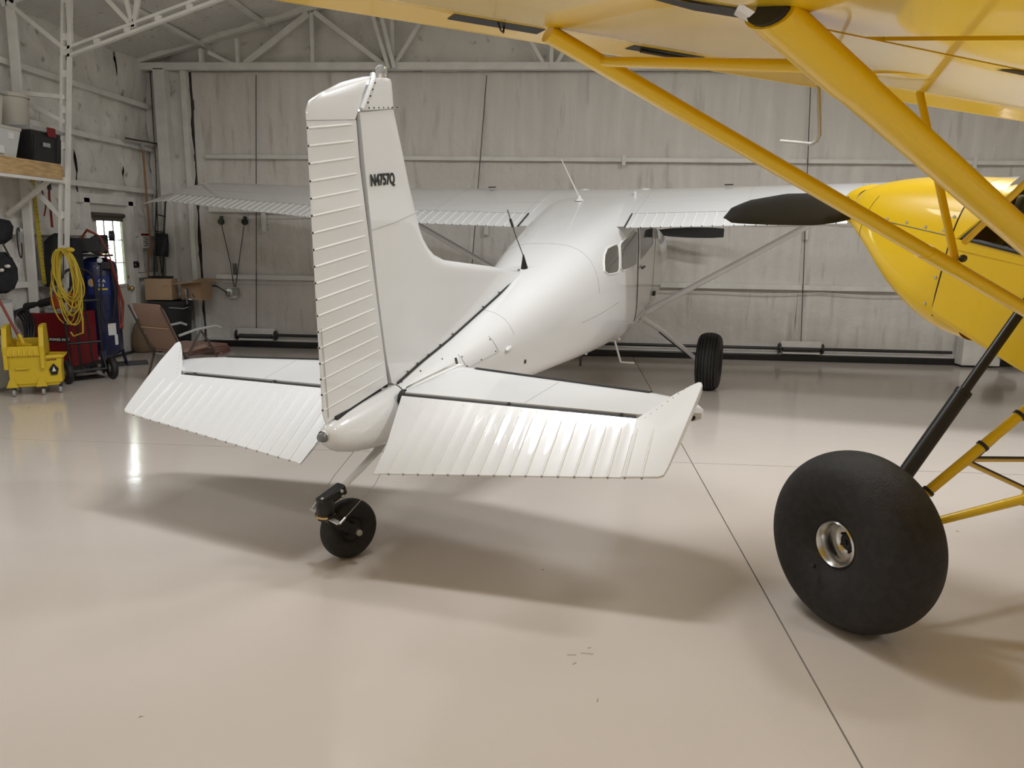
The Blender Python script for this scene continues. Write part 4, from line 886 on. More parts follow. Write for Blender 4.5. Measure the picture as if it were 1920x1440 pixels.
    for t_ in (.17, .32, .62, .82):
        q = g0.lerp(g1, t_); d_ = (g1-g0).normalized(); A().lathe([(.0215, -.007), (.026, -.007), (.026, .007), (.0215, .007)], q, d_, 16).obj('cable_tie', BLACKP, gl)
    for e0, e1, r_ in ((g0, Vector((0, 0, -1.705)), .0135), (J, Vector((0, 0, -1.485)), .010), (J+Vector((0, 0, -.01)), Vector((0, 0, -1.645)), .010)):
        tb = A().tube([e0, e1], r_, 12).obj('gear_brace', YEL, cb); A().tube([e0.lerp(e1, .08)+Vector((-.0, 0, r_*.85)), e1+Vector((0, 0, r_*.85))], r_*.75, 10).obj('rubber_line', BLACKP, tb)
    rg = A().tube([g0, (-.75, sgn*.36, -1.04)], .017, 12).obj('gear_leg', YEL, cb)
    A().ball(J+Vector((0, 0, -.005)), .024, 10).obj('weld_gusset', YEL, gl)
kwing(-1); kwing(1)
A().grid([[(x_, y_, LEz(0)+z_) for y_ in (-.39, 0, .39)] for x_, z_ in ((.0, .03), (-.1, .10), (-.33, .15), (-.7, .155), (-.97, .125), (-1.6, .03))]).obj('skylight', GLASS, cb, smooth=60)
for x_, z_ in ((-.02, .02), (-.33, .13), (-.97, .10)): A().tube([(x_, -.39, LEz(0)+z_), (x_, .39, LEz(0)+z_)], .012, 8).obj('cabin_tube', YEL, cb)
A().tube([(0, 0, -1.03), (0, 0, -1.72)], .016, 12).obj('gear_post', YEL, cb)
A().tube([(-.13, -1.91, -.02), (-.172, -1.91, -.155), (-.165, -1.91, -.172), (-.15, -1.91, -.18), (-.02, -1.91, -.18)], .0055, 10).obj('pitot_tube', ALUM, cb)
# tail wheel far behind the camera so the aeroplane stands on the floor
m_ = Matrix.Translation(Vector(OK_)) @ Matrix.Rotation(rad(-HK), 4, 'Z') @ Matrix.Rotation(rad(PK), 4, 'X')
v = m_ @ Vector((0, -5.2, -.55)); v.z = .14; v2 = m_.inverted() @ v; A_ = (v2.y, v2.x, v2.z)
A().lathe([(.06, -.04), (.12, -.045), (.14, -.02), (.14, .02), (.12, .045), (.06, .04)], A_, (0, 1, 0), 24).obj('tailwheel_tire', RUBBER2, cb)
A().tube([(-5.0, 0, -.57), (-5.15, 0, A_[2]+.12), A_], .014, 8).obj('tail_spring', BLACK, cb)

# ------------------------------------------------------------------ STORAGE ALONG THE LEFT WALL
RZ_ = lambda a: Matrix.Rotation(a, 3, 'Z')
def rbox(b, c, d, a=0.): return b.box(c, d, RZ_(a))
def tub(w0, d0, w1, d1, h, t=.004):
    """tapered open box: bottom w0 x d0, top w1 x d1"""
    b = B(); rows = []
    for (w, d, z) in ((0.0001, .0001, 0), (w0, d0, 0), (w1, d1, h), (w1-2*t, d1-2*t, h), (w0-2*t, d0-2*t, t), (.0001, .0001, t)):
        rows.append([(sx*w/2, sy*d/2, z) for sx, sy in ((-1, -1), (1, -1), (1, 1), (-1, 1))])
    return b.grid(rows, True)
# shelf
t = thing('wall_shelf', (-5.68, 6.6, 2.13), 'pine-fronted storage shelf high on the left wall, carrying plastic boxes', 'shelf')
B().box((.26, 0, .10), (.04, 2.7, .14)).obj('front_beam', WOOD, t, smooth=0, bevel=.003)
B().box((-.02, 0, .18), (.60, 2.72, .018)).obj('shelf_board', WOOD, t, smooth=0)
B().box((.26, 0, .012), (.05, 2.75, .03)).obj('support_rail', STEEL, t, smooth=0)
for y_ in (-1.2, 0, 1.2): B().bar((.24, y_, .03), (-.28, y_, -.35), .04, .04).obj('brace', STEEL, t, smooth=0)
ST = 2.13+.189
# black tote with red latch
t = thing('storage_tote', (-5.66, 7.72, ST), 'black storage tote with a red latch and grey lid on the pine shelf', 'box')
tub(.50, .40, .56, .48, .30).obj('tub', BLACKP, t, smooth=0, bevel=.012)
B().box((0, 0, .315), (.60, .52, .045)).obj('lid', GREYP, t, smooth=0, bevel=.012)
B().box((.305, .03, .30), (.016, .12, .09)).obj('latch', RED, t, smooth=0, bevel=.004)
for s_ in (-1, 1): B().box((.0, s_*.252, .25), (.16, .03, .05)).obj('handle', BLACKP, t, smooth=0, bevel=.008)
B().box((.277, -.02, .17), (.004, .11, .04), Matrix.Rotation(.06, 3, 'Y')).obj('nameplate', GREYP, t, smooth=0)
for s_ in (-1, 1): B().box((.268, s_*.17, .13), (.02, .06, .24), Matrix.Rotation(.1, 3, 'Y')).obj('side_rib', BLACKP, t, smooth=0, bevel=.006)
t = thing('storage_bin', (-5.66, 7.10, ST), 'translucent grey plastic bin with a paper label at the shelf end', 'bin')
tub(.46, .40, .54, .50, .27).obj('tub', CLEARP, t, smooth=0, bevel=.012)
B().grid([[(sx*.275, sy*.255, z) for sx, sy in ((-1, -1), (1, -1), (1, 1), (-1, 1))] for z in (.255, .285)], True, True).obj('rim', MILK, t, smooth=0, bevel=.004)
B().box((.262, .12, .20), (.004, .07, .06), Matrix.Rotation(.13, 3, 'Y')).obj('paper_label', PAPER, t, smooth=0)
B().box((.252, -.05, .06), (.004, .14, .07)).obj('paper_label', PAPER, t, smooth=0)
t = thing('storage_bin', (-5.70, 6.98, ST+.286), 'milky plastic bin with a dark grey lid, stacked on the translucent bin', 'bin')
tub(.42, .50, .46, .56, .30).obj('tub', MILK, t, smooth=0, bevel=.012)
B().box((0, 0, .31), (.52, .64, .03)).obj('lid', GREYP, t, smooth=0, bevel=.01)
B().box((.222, .12, .2), (.004, .07, .06)).obj('paper_label', GREYP, t, smooth=0)
t = thing('plastic_pail', (-5.72, 7.70, ST+.339), 'milky plastic pail standing on the lid of the black tote', 'pail')
B().lathe([(0, 0), (.14, 0), (.155, .30), (.162, .30), (.162, .32), (.148, .32), (.135, .01), (0, .01)], (0, 0, 0), (0, 0, 1), 32).obj('bucket', MILK, t)
B().lathe([(.164, .29), (.168, .295), (.168, .328), (0, .330)], (0, 0, 0), (0, 0, 1), 32).obj('lid', MILK, t)
# things hanging under the shelf
t = thing('measuring_rod', (-5.86, 8.12, 1.05), 'yellow graduated measuring rod hanging on the left wall', 'measuring rod', rot=(0, rad(-1), 0))
B().box((0, 0, .56), (.012, .055, 1.14)).obj('blade', TAPEY, t, smooth=0)
b = B()
for k in range(28): b.box((.007, .012 if k % 2 else .006, .03+k*.04), (.002, .02 if k % 2 else .032, .004))
b.obj('tick_mark', BLACK, t, smooth=0, kind='stuff')
t = thing('pry_tool', (-5.62, 8.0, 1.66), 'red-handled long tool hanging from the shelf end', 'tool')
B().tube([(0, 0, 0), (.0, 0, .35), (.01, 0, .42)], [.013, .012, .010], 10).obj('handle', RED, t)
B().tube([(.01, 0, .40), (.01, 0, .50)], [.022, .018], 10).obj('head', DSTEEL, t)
t = thing('red_strap', (-5.70, 8.0, 1.78), 'thin red strap hanging beside the red-handled tool', 'strap')
B().tube([(0, 0, 0), (.03, 0, .1), (.02, 0, .2), (.0, 0, .28), (.02, 0, .37)], .008, 8).obj('webbing', RED, t)
def cloth(nm, m, parent, prof, depth, folds, seed, n=28):
    """hanging cloth: prof rows (z, half width); folds in depth"""
    rows = []; rnd = random.Random(seed); ph = rnd.uniform(0, 6)
    for z, hw in prof:
        row = []
        for k in range(n):
            a = 2*pi*k/n; f_ = 1+.16*sin(folds*a+ph)+.08*sin(2*folds*a+z*5); row.append((cos(a)*hw*f_, sin(a)*depth*f_*(.5+.5*min(1, hw/.1)), z))
        rows.append(row)
    return B().grid(rows, True, True).obj(nm, m, parent, smooth=70)
t = thing('work_jacket', (-5.76, 8.30, 1.0), 'dark jacket hanging on the wall behind the yellow rod', 'jacket', rotz=.5)
cloth('body', DARKF, t, [(0, .17), (.1, .17), (.25, .165), (.4, .16), (.5, .15), (.57, .09), (.60, .04)], .08, 5, 1)
cloth('sleeve', GREENF, t, [(.05, .05), (.2, .06), (.4, .06), (.52, .05), (.56, .02)], .05, 3, 2).location = (-.02, -.07, 0)
cloth('sleeve', DARKF, t, [(.0, .05), (.2, .06), (.4, .06), (.5, .05), (.55, .02)], .05, 3, 4).location = (.15, -.02, 0)
t = thing('equipment_bag', (-5.83, 7.45, .98), 'black strapped gear bag hanging at the left edge', 'bag', rotz=.4)
cloth('pouch', DARKF, t, [(0, .03), (.05, .11), (.14, .15), (.26, .15), (.36, .11), (.42, .05)], .10, 4, 5)
cloth('hood', DARKF, t, [(.50, .05), (.56, .13), (.68, .15), (.74, .12), (.76, .03)], .09, 3, 6)
for x_ in (-.07, .11): B().tube([(x_, -.06, .36), (x_*.5, -.05, .5), (x_*.25, -.02, .62)], .016, 8, True, .4).obj('strap', BLACKP, t)
b = B()
for k in range(3): b.ball((-.03+.06*k, -.12, .20+.04*k), .03, 8, (1, .4, .7))
b.obj('buckle', ALUM, t, kind='stuff')
t = thing('leash', (-5.90, 7.85, 1.33), 'black looped cord hanging on the wall beside the gear bag', 'cord')
B().tube([(0, .03*sin(2*pi*k/16), .16+.16*cos(2*pi*k/16)) for k in range(17)], .007, 6, False).obj('loop', BLACKP, t)
B().box((.0, .02, .22), (.02, .05, .12)).obj('clip', GREYP, t, smooth=0)
# grey cabinet at the picture edge
t = thing('tool_cabinet', (-5.80, 7.22, 0), 'pale grey steel cabinet cut off by the left picture edge', 'cabinet')
B().box((-.04, 0, .46), (.20, .44, .92)).obj('body', GREYP, t, smooth=0, bevel=.008)
for z in (.24, .68): B().box((.065, 0, z), (.014, .41, .41)).obj('drawer', CLEARP, t, smooth=0, bevel=.004)
# red welder/generator cabinet
t = thing('welding_machine', (-5.70, 8.15, 0), 'dark red welding machine with white lettering behind the mop bucket', 'machine', rotz=0)
B().box((0, 0, .43), (.46, .48, .60)).obj('housing', RED, t, smooth=0, bevel=.012)
B().box((0, 0, .12), (.48, .52, .04)).obj('base', BLACKP, t, smooth=0)
B().box((.0, -.243, .44), (.44, .006, .05)).obj('name_strip', BLACK, t, smooth=0)
text('lettering', 'POWER MIG', .04, (-.01, -.2475, .427), (1, 0, 0), (0, 0, 1), PAPER, t, .95, .001)
B().box((.20, -.246, .45), (.04, .006, .035)).obj('data_plate', PAPER, t, smooth=0)
for sx in (-.18, .18):
    for sy in (-.2, .2): B().lathe([(0, -.015), (.05, -.015), (.05, .015), (0, .015)], (sx, sy, .052), (1, 0, 0), 16).obj('caster', BLACKP, t)
b = B()
for k in range(7): b.tube([(-.235+.0, -.20+.06*k, .25), (-.235, -.20+.06*k, .60)], .004, 5)
b.obj('louvre', BLACKP, t, kind='stuff')
# leaf blower lying on it
t = thing('leaf_blower', (-5.62, 8.02, .732), 'orange leaf blower with black tube lying on the red machine', 'blower', rotz=.1)
B().lathe([(0, -.11), (.06, -.11), (.10, -.08), (.115, 0), (.10, .08), (.06, .11), (0, .11)], (.03, 0, .125), (0, 1, 0), 24).obj('fan_housing', ORG, t)
B().box((.12, 0, .16), (.12, .16, .15)).obj('engine_cover', ORG, t, smooth=0, bevel=.03)
B().box((.0, .0, .02), (.26, .2, .04)).obj('foot', GREYP, t, smooth=0, bevel=.01)
B().tube([(-.05, -.02, .14), (-.2, -.03, .10), (-.52, -.05, .03)], [.045, .042, .036], 14).obj('blower_tube', BLACKP, t)
B().tube([(-.10, 0, .20), (-.06, 0, .28), (.05, 0, .29), (.12, 0, .24)], .018, 10).obj('handle', MILK, t)
B().lathe([(0, 0), (.03, 0), (.03, .01), (0, .012)], (.11, -.083, .16), (0, -1, 0), 16).obj('starter_cap', PAPER, t)
B().lathe([(0, 0), (.025, 0), (.03, .03), (.015, .05), (0, .05)], (.16, -.06, .235), (0, 0, 1), 14).obj('fuel_cap', BLACKP, t)
# rubber hoses / wheel shape on the machine's left
t = thing('coiled_welding_cable', (-5.90, 7.62, .36), 'black coiled cable hanging between cabinet and red machine', 'cable')
B().tube([(.02*q/24, .02*(q//24)+.17*sin(2*pi*q/24), .20+.20*cos(2*pi*q/24)+.01*(q//24)) for q in range(97)], .014, 8).obj('coil', BLACKP, t)
# hand truck
t = thing('hand_truck', (-5.29, 7.88, 0), 'black two-wheeled hand truck with arched handle holding the yellow cord', 'hand truck', rotz=rad(232))
hw = .17
hp = [(-hw, 0, .06), (-hw, .0, .5), (-hw, -.03, .95), (-hw, -.045, 1.08)]+[(hw*-cos(pi*k/10), -.045-.01*sin(pi*k/10), 1.08+.15*sin(pi*k/10)) for k in range(1, 10)]+[(hw, -.045, 1.08), (hw, -.03, .95), (hw, 0, .5), (hw, 0, .06)]
B().tube(hp, .014, 10).obj('frame', BLACK, t)
for z in (.12, .42, .88): B().tube([(-hw, 0, z), (hw, 0, z)], .013, 10).obj('cross_bar', BLACK, t)
for x_ in (-.06, .06): B().tube([(x_, 0, .1), (x_, -.005, .42), (x_*.6, -.02, .88)], .010, 8).obj('strut', BLACK, t)
B().box((0, -.12, .012), (.36, .22, .012)).obj('toe_plate', BLACK, t, smooth=0)
B().tube([(-.24, .10, .125), (.24, .10, .125)], .011, 10).obj('axle', DSTEEL, t)
for s_ in (-1, 1):
    B().tube([(s_*hw, 0, .30), (s_*hw, .10, .125), (s_*hw, 0, .06)], .011, 8).obj('axle_bracket', BLACK, t)
    w_ = B(); prof = [(.05, -.03), (.09, -.036), (.115, -.028), (.125, -.01), (.125, .01), (.115, .028), (.09, .036), (.05, .03)]
    w_.lathe(prof, (s_*.225, .10, .126), (1, 0, 0), 28); wt_ = w_.obj('wheel', RUBBER, t)
    B().lathe([(0, -.028), (.02, -.028), (.025, -.015), (.05, -.02), (.052, .02), (.025, .015), (.02, .028), (0, .028)], (s_*.225, .10, .126), (1, 0, 0), 20).obj('hub', GREYP, wt_)
# yellow extension cord hanging on the truck
t = thing('extension_cord', (-5.34, 7.80, .60), 'long yellow extension cord hung in loops on the black hand truck', 'extension cord')
rnd = random.Random(3); pts = []
for k in range(16):
    h_ = rnd.uniform(.50, .80); w_ = .08+rnd.uniform(0, .05); ox = rnd.uniform(-.03, .03); oy = -.05-.012*(k % 6); top_ = .83+rnd.uniform(-.02, .02); tilt = rnd.uniform(-.05, .10)
    for q in range(24):
        a = 2*pi*q/24; pts.append((ox+sin(a)*w_*(1.0 if cos(a) > 0 else 1.1)+tilt*(1-cos(a))*.5, oy+.02*cos(a*2+k), top_-h_/2+cos(a)*h_/2))
B().tube(pts, .0072, 6).obj('coil', YCORD, t)
B().tube([(.12, -.08, .35), (.16, -.08, .1), (.15, -.08, -.05), (.04, -.08, -.09), (0, -.06, -.05)], .009, 8).obj('hanging_end', YCORD, t)
B().ball((.10, -.10, .83), .05, 14, (1.1, .5, .55)).obj('cord_end_block', YCORD, t)
# air compressor
t = thing('air_compressor', (-5.55, 8.64, 0), 'tall dark blue upright air compressor tank with red hose', 'air compressor', rotz=rad(22))
R0 = .205
B().lathe([(0, .14), (.10, .15), (.17, .19), (R0, .25), (R0, 1.20), (.18, 1.28), (.10, 1.325), (0, 1.335)], (0, 0, 0), (0, 0, 1), 48).obj('tank', NAVY, t)
for k in range(3): a = 2*pi*k/3+.6; B().bar((.2*cos(a), .2*sin(a), .24), (.25*cos(a), .25*sin(a), .0), .07, .012).obj('foot', NAVY, t, smooth=0)
B().box((-.02, 0, 1.35), (.34, .28, .025)).obj('mounting_plate', BLACKP, t, smooth=0)
mo = B(); mo.lathe([(0, -.13), (.075, -.13), (.085, -.10), (.085, .10), (.075, .13), (0, .13)], (-.13, 0, 1.46), (0, 1, 0), 24); mo.obj('motor', DSTEEL, t)
pu = B(); pu.box((.06, 0, 1.48), (.12, .14, .22))
for k in range(6): pu.box((.06, 0, 1.40+.033*k), (.16, .18, .010))
pu.obj('pump_head', BLACKP, t, smooth=0)
B().lathe([(0, 0), (.06, 0), (.06, .05), (0, .05)], (.15, 0, 1.58), (1, 0, 0), 20).obj('air_filter', BLACKP, t)
B().lathe([(0, -.01), (.10, -.01), (.11, 0), (.10, .01), (0, .01)], (.04, -.13, 1.47), (0, 1, 0), 28).obj('flywheel', DSTEEL, t)
B().box((-.07, -.15, 1.47), (.28, .02, .16)).obj('belt_guard', BLACKP, t, smooth=0, bevel=.02)
B().lathe([(0, 0), (.028, 0), (.028, .02), (0, .022)], (.07, -R0-.02, 1.30), (0, -1, 0), 18).obj('pressure_gauge', PAPER, t)
B().box((.12, -.18, 1.24), (.10, .08, .09)).obj('pressure_switch', BLACKP, t, smooth=0, bevel=.01)
def curved(nm, m, a0, a1, z0, z1, off=.003, n=10):
    b = B(); b.grid([[((R0+off)*sin(lerp(a0, a1, k/n)), -(R0+off)*cos(lerp(a0, a1, k/n)), z) for k in range(n+1)] for z in (z0, z1)]); return b.obj(nm, m, t, smooth=60)
NAVYL = mat('navy_label', (.015, .03, .15), .35)
curved('brand_panel', NAVYL, rad(-25), rad(42), .90, 1.12)
lb = B(); n_ = 20; cx_, cz_ = rad(-12), 1.04
lb.add([((R0+.006)*sin(cx_), -(R0+.006)*cos(cx_), cz_)]+[((R0+.006)*sin(cx_+.19*cos(2*pi*k/n_)), -(R0+.006)*cos(cx_+.19*cos(2*pi*k/n_)), cz_+.046*sin(2*pi*k/n_)) for k in range(n_)], [(0, 1+k, 1+(k+1) % n_) for k in range(n_)]); lb.obj('round_emblem', CARD, t, smooth=0)
for s_, z_ in (('CA', 1.045), ('IN', .995)):
    text('lettering', s_, .05, ((R0+.006)*sin(rad(8)), -(R0+.006)*cos(rad(8)), z_), (cos(rad(16)), sin(rad(16)), 0), (0, 0, 1), PAPER, t, 1.1, .001)
curved('yellow_strip', MOPY, rad(6), rad(34), .955, .975, .005)
curved('white_label', PAPER, rad(25), rad(52), .42, .56); curved('white_label', PAPER, rad(44), rad(56), .30, .42)
B().tube([(.08, -.22, 1.24), (.06, -.225, 1.0), (.04, -.23, .70), (.09, -.22, .56), (.15, -.19, .60), (.185, -.15, .9), (.16, -.14, 1.25)], .009, 8).obj('black_hose', BLACKP, t)
pts = [(-.20, -.08, 1.42)]
for k in range(3): pts += [(-.12, -.12, 1.55+.01*k), (-.05, -.16, 1.63+.010*k), (.08, -.19, 1.58), (.16, -.21, 1.40), (.215, -.17, 1.1), (.245+.01*k, -.12, .80), (.235, -.14, .55-.03*k), (.215, -.18, .50), (.215, -.14, .75), (.215, -.11, 1.0), (.15, -.16, 1.3)]
B().tube(pts[:-4], .0085, 8).obj('red_hose', HOSE, t)
# mop bucket --------------------------------------------------------------
t = thing('mop_bucket', (-5.37, 7.12, 0), 'yellow wheeled mop bucket with side-press wringer near the left edge', 'mop bucket', rotz=rad(28))
bk = B(); rows = []
for z, k_ in ((.09, .88), (.12, .92), (.30, 1.0), (.40, 1.05)):
    rows.append([(-.17*k_, -.14*k_, z), (.12*k_, -.14*k_, z), (.28*k_, -.09*k_, z), (.28*k_, .09*k_, z), (.12*k_, .14*k_, z), (-.17*k_, .14*k_, z)])
rows += [[(q[0]*.94, q[1]*.94, z_) for q in rows[-1]] for z_ in (.40, .12)]
bk.grid(rows, True, True); bk.obj('bucket', MOPY, t, smooth=0, bevel=.012)
B().prism([(.13, -.15, .37), (.30, -.11, .37), (.32, -.09, .385), (.32, .09, .385), (.30, .11, .37), (.13, .15, .37)], (0, 0, .018)).obj('spout_rim', MOPY, t, smooth=0, bevel=.004)
wr_ = B()
wr_.prism([(-.20, -.165, .40), (.11, -.165, .40), (.11, -.165, .50), (-.20, -.165, .50)], (0, .02, 0)).box((-.045, 0, .42), (.30, .30, .02)).box((-.045, .15, .47), (.30, .02, .16))
wr_.obj('wringer_tray', MOPY, t, smooth=0, bevel=.006)
for x_ in (-.20, .11):
    B().prism([(x_, -.17, .40), (x_, -.185, .50), (x_, -.12, .68), (x_, -.06, .70), (x_, .12, .70), (x_, .17, .50), (x_, .17, .40)], (.045, 0, 0)).obj('wringer_side', MOPY, t, smooth=0, bevel=.008)
    B().box((x_+.02, -.165, .35), (.035, .02, .15)).obj('hook_arm', MOPY, t, smooth=0, bevel=.004)
for k in range(6): B().tube([(-.155+.045*k, -.172, .41), (-.155+.045*k, -.158, .47)], .011, 8).obj('wringer_rib', MOPY, t)
B().box((-.05, -.150, .28), (.12, .02, .024)).obj('grip', MOPY, t, smooth=0, bevel=.006)
for x_ in (-.15, .10):
    B().prism([(x_-.05, -.14, .09), (x_+.05, -.14, .09), (x_+.025, -.135, .17), (x_-.02, -.135, .17)], (0, -.02, 0)).obj('foot_skirt', MOPY, t, smooth=0, bevel=.004)
for x_, y_ in ((-.14, -.13), (.11, -.13), (.25, -.05), (-.14, .12), (.11, .12)):
    c_w = B().lathe([(0, -.012), (.034, -.012), (.037, -.006), (.037, .006), (.034, .012), (0, .012)], (x_, y_, .037), (1, 0, 0), 18).obj('caster', GREYP, t)
    B().box((x_, y_, .075), (.03, .04, .03)).obj('fork', BLACKP, c_w, smooth=0)
th_ = math.atan2(.05, .16)
xd = Vector((.16, .05, 0)).normalized()
text('caution_word', 'CAUTION', .022, (.155, -.137, .345), xd, (0, 0, 1), RED, t, .9, .001)
tri = [Vector((.215, -.123, .315)), Vector((.175, -.134, .26)), Vector((.19, -.130, .20)), Vector((.24, -.114, .20)), Vector((.255, -.109, .26))]
B().prism(tri, (.0, -.004, 0)).obj('warning_symbol', BLACK, t, smooth=0)
B().prism([Vector((.215, -.129, .285)), Vector((.20, -.133, .235)), Vector((.232, -.123, .235))], (.0, -.003, 0)).obj('warning_figure', PAPER, t, smooth=0)
t = thing('mop', (-5.43, 7.12, .44), 'long red-brown mop handle standing in the yellow bucket', 'mop')
B().tube([(.0, 0, .06), (-.32, -.02, .80)], .013, 10).obj('handle', HOSE, t)
B().box((.02, 0, .05), (.16, .04, .05), Matrix.Rotation(.15, 3, 'Y')).obj('clamp', MOPY, t, smooth=0, bevel=.008); B().tube([(.01, 0, .05), (-.03, 0, .16)], [.026, .018], 10).obj('socket', MOPY, t)
t = thing('wringer_lever', (-5.51, 7.00, .52), 'thick black lever handle sticking out of the mop wringer', 'lever')
B().tube([(.02, 0, -.02), (-.06, -.02, .16), (-.11, -.03, .29)], [.014, .016, .019], 12).obj('grip', BLACKP, t)
# stair mat / small tool by the compressor foot
t = thing('floor_grate', (-5.42, 8.98, 0), 'small dark boot-scraper grate on the floor in front of the door', 'grate', rotz=.6)
for k in range(7): B().box((0, -.12+.04*k, .012), (.34, .018, .022)).obj('slat', DSTEEL, t, smooth=0)
for s_ in (-1, 1): B().box((s_*.16, 0, .008), (.02, .28, .012)).obj('side_bar', DSTEEL, t, smooth=0)
# squeegee hanging from the upper girt
t = thing('floor_squeegee', (-5.86, 10.38, 1.32), 'long-handled squeegee hanging upside down beside the door', 'squeegee', rot=(rad(.0), 0, 0))
B().tube([(0, 0, 0), (0, -.03, 1.44)], .014, 10).obj('handle', BROWNW, t)
B().bar((.0, -.43, 1.50), (.02, .33, 1.52), .02, .03).obj('blade_holder', ALUM, t, smooth=0); B().bar((.0, -.43, 1.525), (.02, .33, 1.545), .01, .02).obj('rubber_blade', BLACK, t, smooth=0)
B().tube([(0, -.03, 1.42), (0, -.04, 1.51)], [.02, .03], 10).obj('socket', GREYP, t)
t = thing('hanging_cable', (-5.88, 10.60, 1.0), 'thin black cable running down the wall in the corner', 'cable')
B().tube([(0, .12, 2.88), (.02, .06, 1.6), (.02, -.02, .55), (.0, .05, .05)], .007, 6).obj('line', BLACK, t)
t = thing('notice_box', (-5.925, 10.37, 1.41), 'white notice card with red top edge on the wall by the door', 'notice')
B().box((0, 0, .09), (.03, .22, .17)).obj('card', PAPER, t, smooth=0); B().box((.002, 0, .19), (.034, .23, .03)).obj('top_strip', RED, t, smooth=0)
b = B()
for k in range(5): b.box((.017, -.03+.02*(k % 2), .15-.028*k), (.002, .10, .010))
b.obj('print_line', BLACKP, t, smooth=0, kind='stuff')
t = thing('wall_switch', (-5.93, 10.08, 1.15), 'black double light switch beside the door frame', 'switch')
B().box((0, 0, .045), (.03, .12, .09)).obj('plate', BLACKP, t, smooth=0, bevel=.006)
for y_ in (-.03, .03): B().box((.02, y_, .045), (.02, .03, .05)).obj('rocker', BLACK, t, smooth=0)
# tools leaning in the corner
t = thing('snow_sled_rake', (-5.80, 10.36, 1.03), 'black double-tube frame of a snow scoop leaning in the corner', 'scoop', rot=(rad(-6), rad(4), 0))
for y_ in (-.06, .17): B().tube([(0, y_, 0), (0, y_-.03, .7), (.02, y_-.07, 1.05)], .012, 8).obj('side_tube', BLACK, t); B().ball((.02, y_-.07, 1.07), .022, 8).obj('knob', BLACK, t)
for z in (.30, .62, .85): B().tube([(0, -.07, z), (0, .16, z)], .010, 8).obj('cross_tube', BLACK, t)
cloth('scoop_net', DARKF, t, [(.28, .10), (.45, .10), (.60, .08)], .03, 3, 9).location = (.03, .03, 0)
t = thing('broom', (-5.90, 10.22, .0), 'short wooden-handled broom leaning behind the trash can', 'broom', rot=(rad(-3), 0, 0))
B().tube([(0, 0, .20), (.02, .04, 1.42)], .011, 8).obj('handle', BROWNW, t); B().prism([(-.02, -.12, .0), (-.02, .12, .0), (-.02, .04, .24), (-.02, -.04, .24)], (.04, 0, 0)).obj('bristles', SACK, t, smooth=0)
# trash can, boxes, sack
t = thing('trash_can', (-5.56, 10.26, 0), 'large black trash can in the back corner', 'trash can')
B().lathe([(0, .02), (.20, .02), (.21, 0), (.225, .02), (.275, .64), (.29, .64), (.295, .70), (.27, .70), (.265, .63), (.215, .03), (0, .03)], (0, 0, 0), (0, 0, 1), 40).obj('can', BLACKP, t)
B().tube([(.12, -.28, .62), (.26, -.16, .60), (.30, -.02, .62)], .008, 8).obj('bail', GREYP, t)
B().box((.29, -.02, .60), (.03, .12, .08)).obj('handle', BLACKP, t, smooth=0, bevel=.01)
t = thing('cardboard_box', (-5.66, 10.22, .706), 'closed plain cardboard box standing on the trash can', 'box', rotz=rad(8))
B().box((0, 0, .15), (.36, .24, .29)).obj('carton', CARD, t, smooth=0, bevel=.004)
B().box((.10, -.121, .20), (.07, .003, .03)).obj('printed_mark', CARDD, t, smooth=0)
b = B()
for k in range(9): b.ball((-.15+.038*k, .0, .315), .022, 7)
b.obj('bottle_tops', BLACK, t, kind='stuff')
t = thing('cardboard_box', (-5.24, 10.38, .706), 'open cardboard box with spread flaps beside the closed carton', 'box', rotz=rad(-6))
for d_, c_ in (((.30, .012, .24), (0, -.12, .12)), ((.30, .012, .24), (0, .12, .12)), ((.012, .24, .24), (-.15, 0, .12)), ((.012, .24, .24), (.15, 0, .12)), ((.30, .24, .01), (0, 0, .006))): B().box(c_, d_).obj('side_panel', CARDD, t, smooth=0)
B().prism([(-.16, -.12, .24), (.16, -.12, .24), (.24, -.26, .27), (-.20, -.26, .22)], (0, 0, .006)).obj('flap', CARD, t, smooth=0); B().prism([(-.15, .12, .24), (.15, .12, .24), (.2, .26, .28), (-.1, .26, .28)], (0, 0, .006)).obj('flap', CARD, t, smooth=0)
t = thing('coat_hook_rail', (-5.25, 10.13, .66), 'dark iron hook ornament hanging on the open cardboard box', 'hook')
B().tube([(0, 0, 0), (0, 0, .22)], .018, 8).obj('stem', DSTEEL, t)
for s_ in (-1, 1): B().tube([(0, 0, .08), (s_*.07, -.01, .06), (s_*.10, -.01, .11), (s_*.08, -.01, .15)], .010, 8).obj('hook_arm', DSTEEL, t)
t = thing('burlap_sack', (-5.84, 9.98, 0), 'brown lumpy sack on the floor beside the trash can', 'sack')
rows = []
for z, r_ in ((0, .10), (.02, .14), (.12, .155), (.26, .14), (.38, .10), (.46, .05), (.50, .04)): rows.append([(r_*cos(2*pi*k/20)*(1+.07*sin(3*k+z*9)), r_*sin(2*pi*k/20)*(1+.07*sin(4*k)), z) for k in range(20)])
B().grid(rows, True, True).obj('bag', SACK, t, smooth=70)
# boards stacked on the floor
for k in range(4):
    t = thing('reddish_board', (-5.02+.02*k, 10.05-.03*k, .002+.036*k), ['lowest reddish board of the stack on the floor behind the chair', 'second reddish board from the floor in the stack', 'third reddish board from the floor in the stack', 'topmost reddish board of the stack behind the chair'][k], 'board', rotz=rad(6-9*k), group='reddish boards stacked on the floor')
    B().box((0, 0, .016), (.62-.04*k, .34, .032)).obj('plank', PINKW, t, smooth=0, bevel=.003)
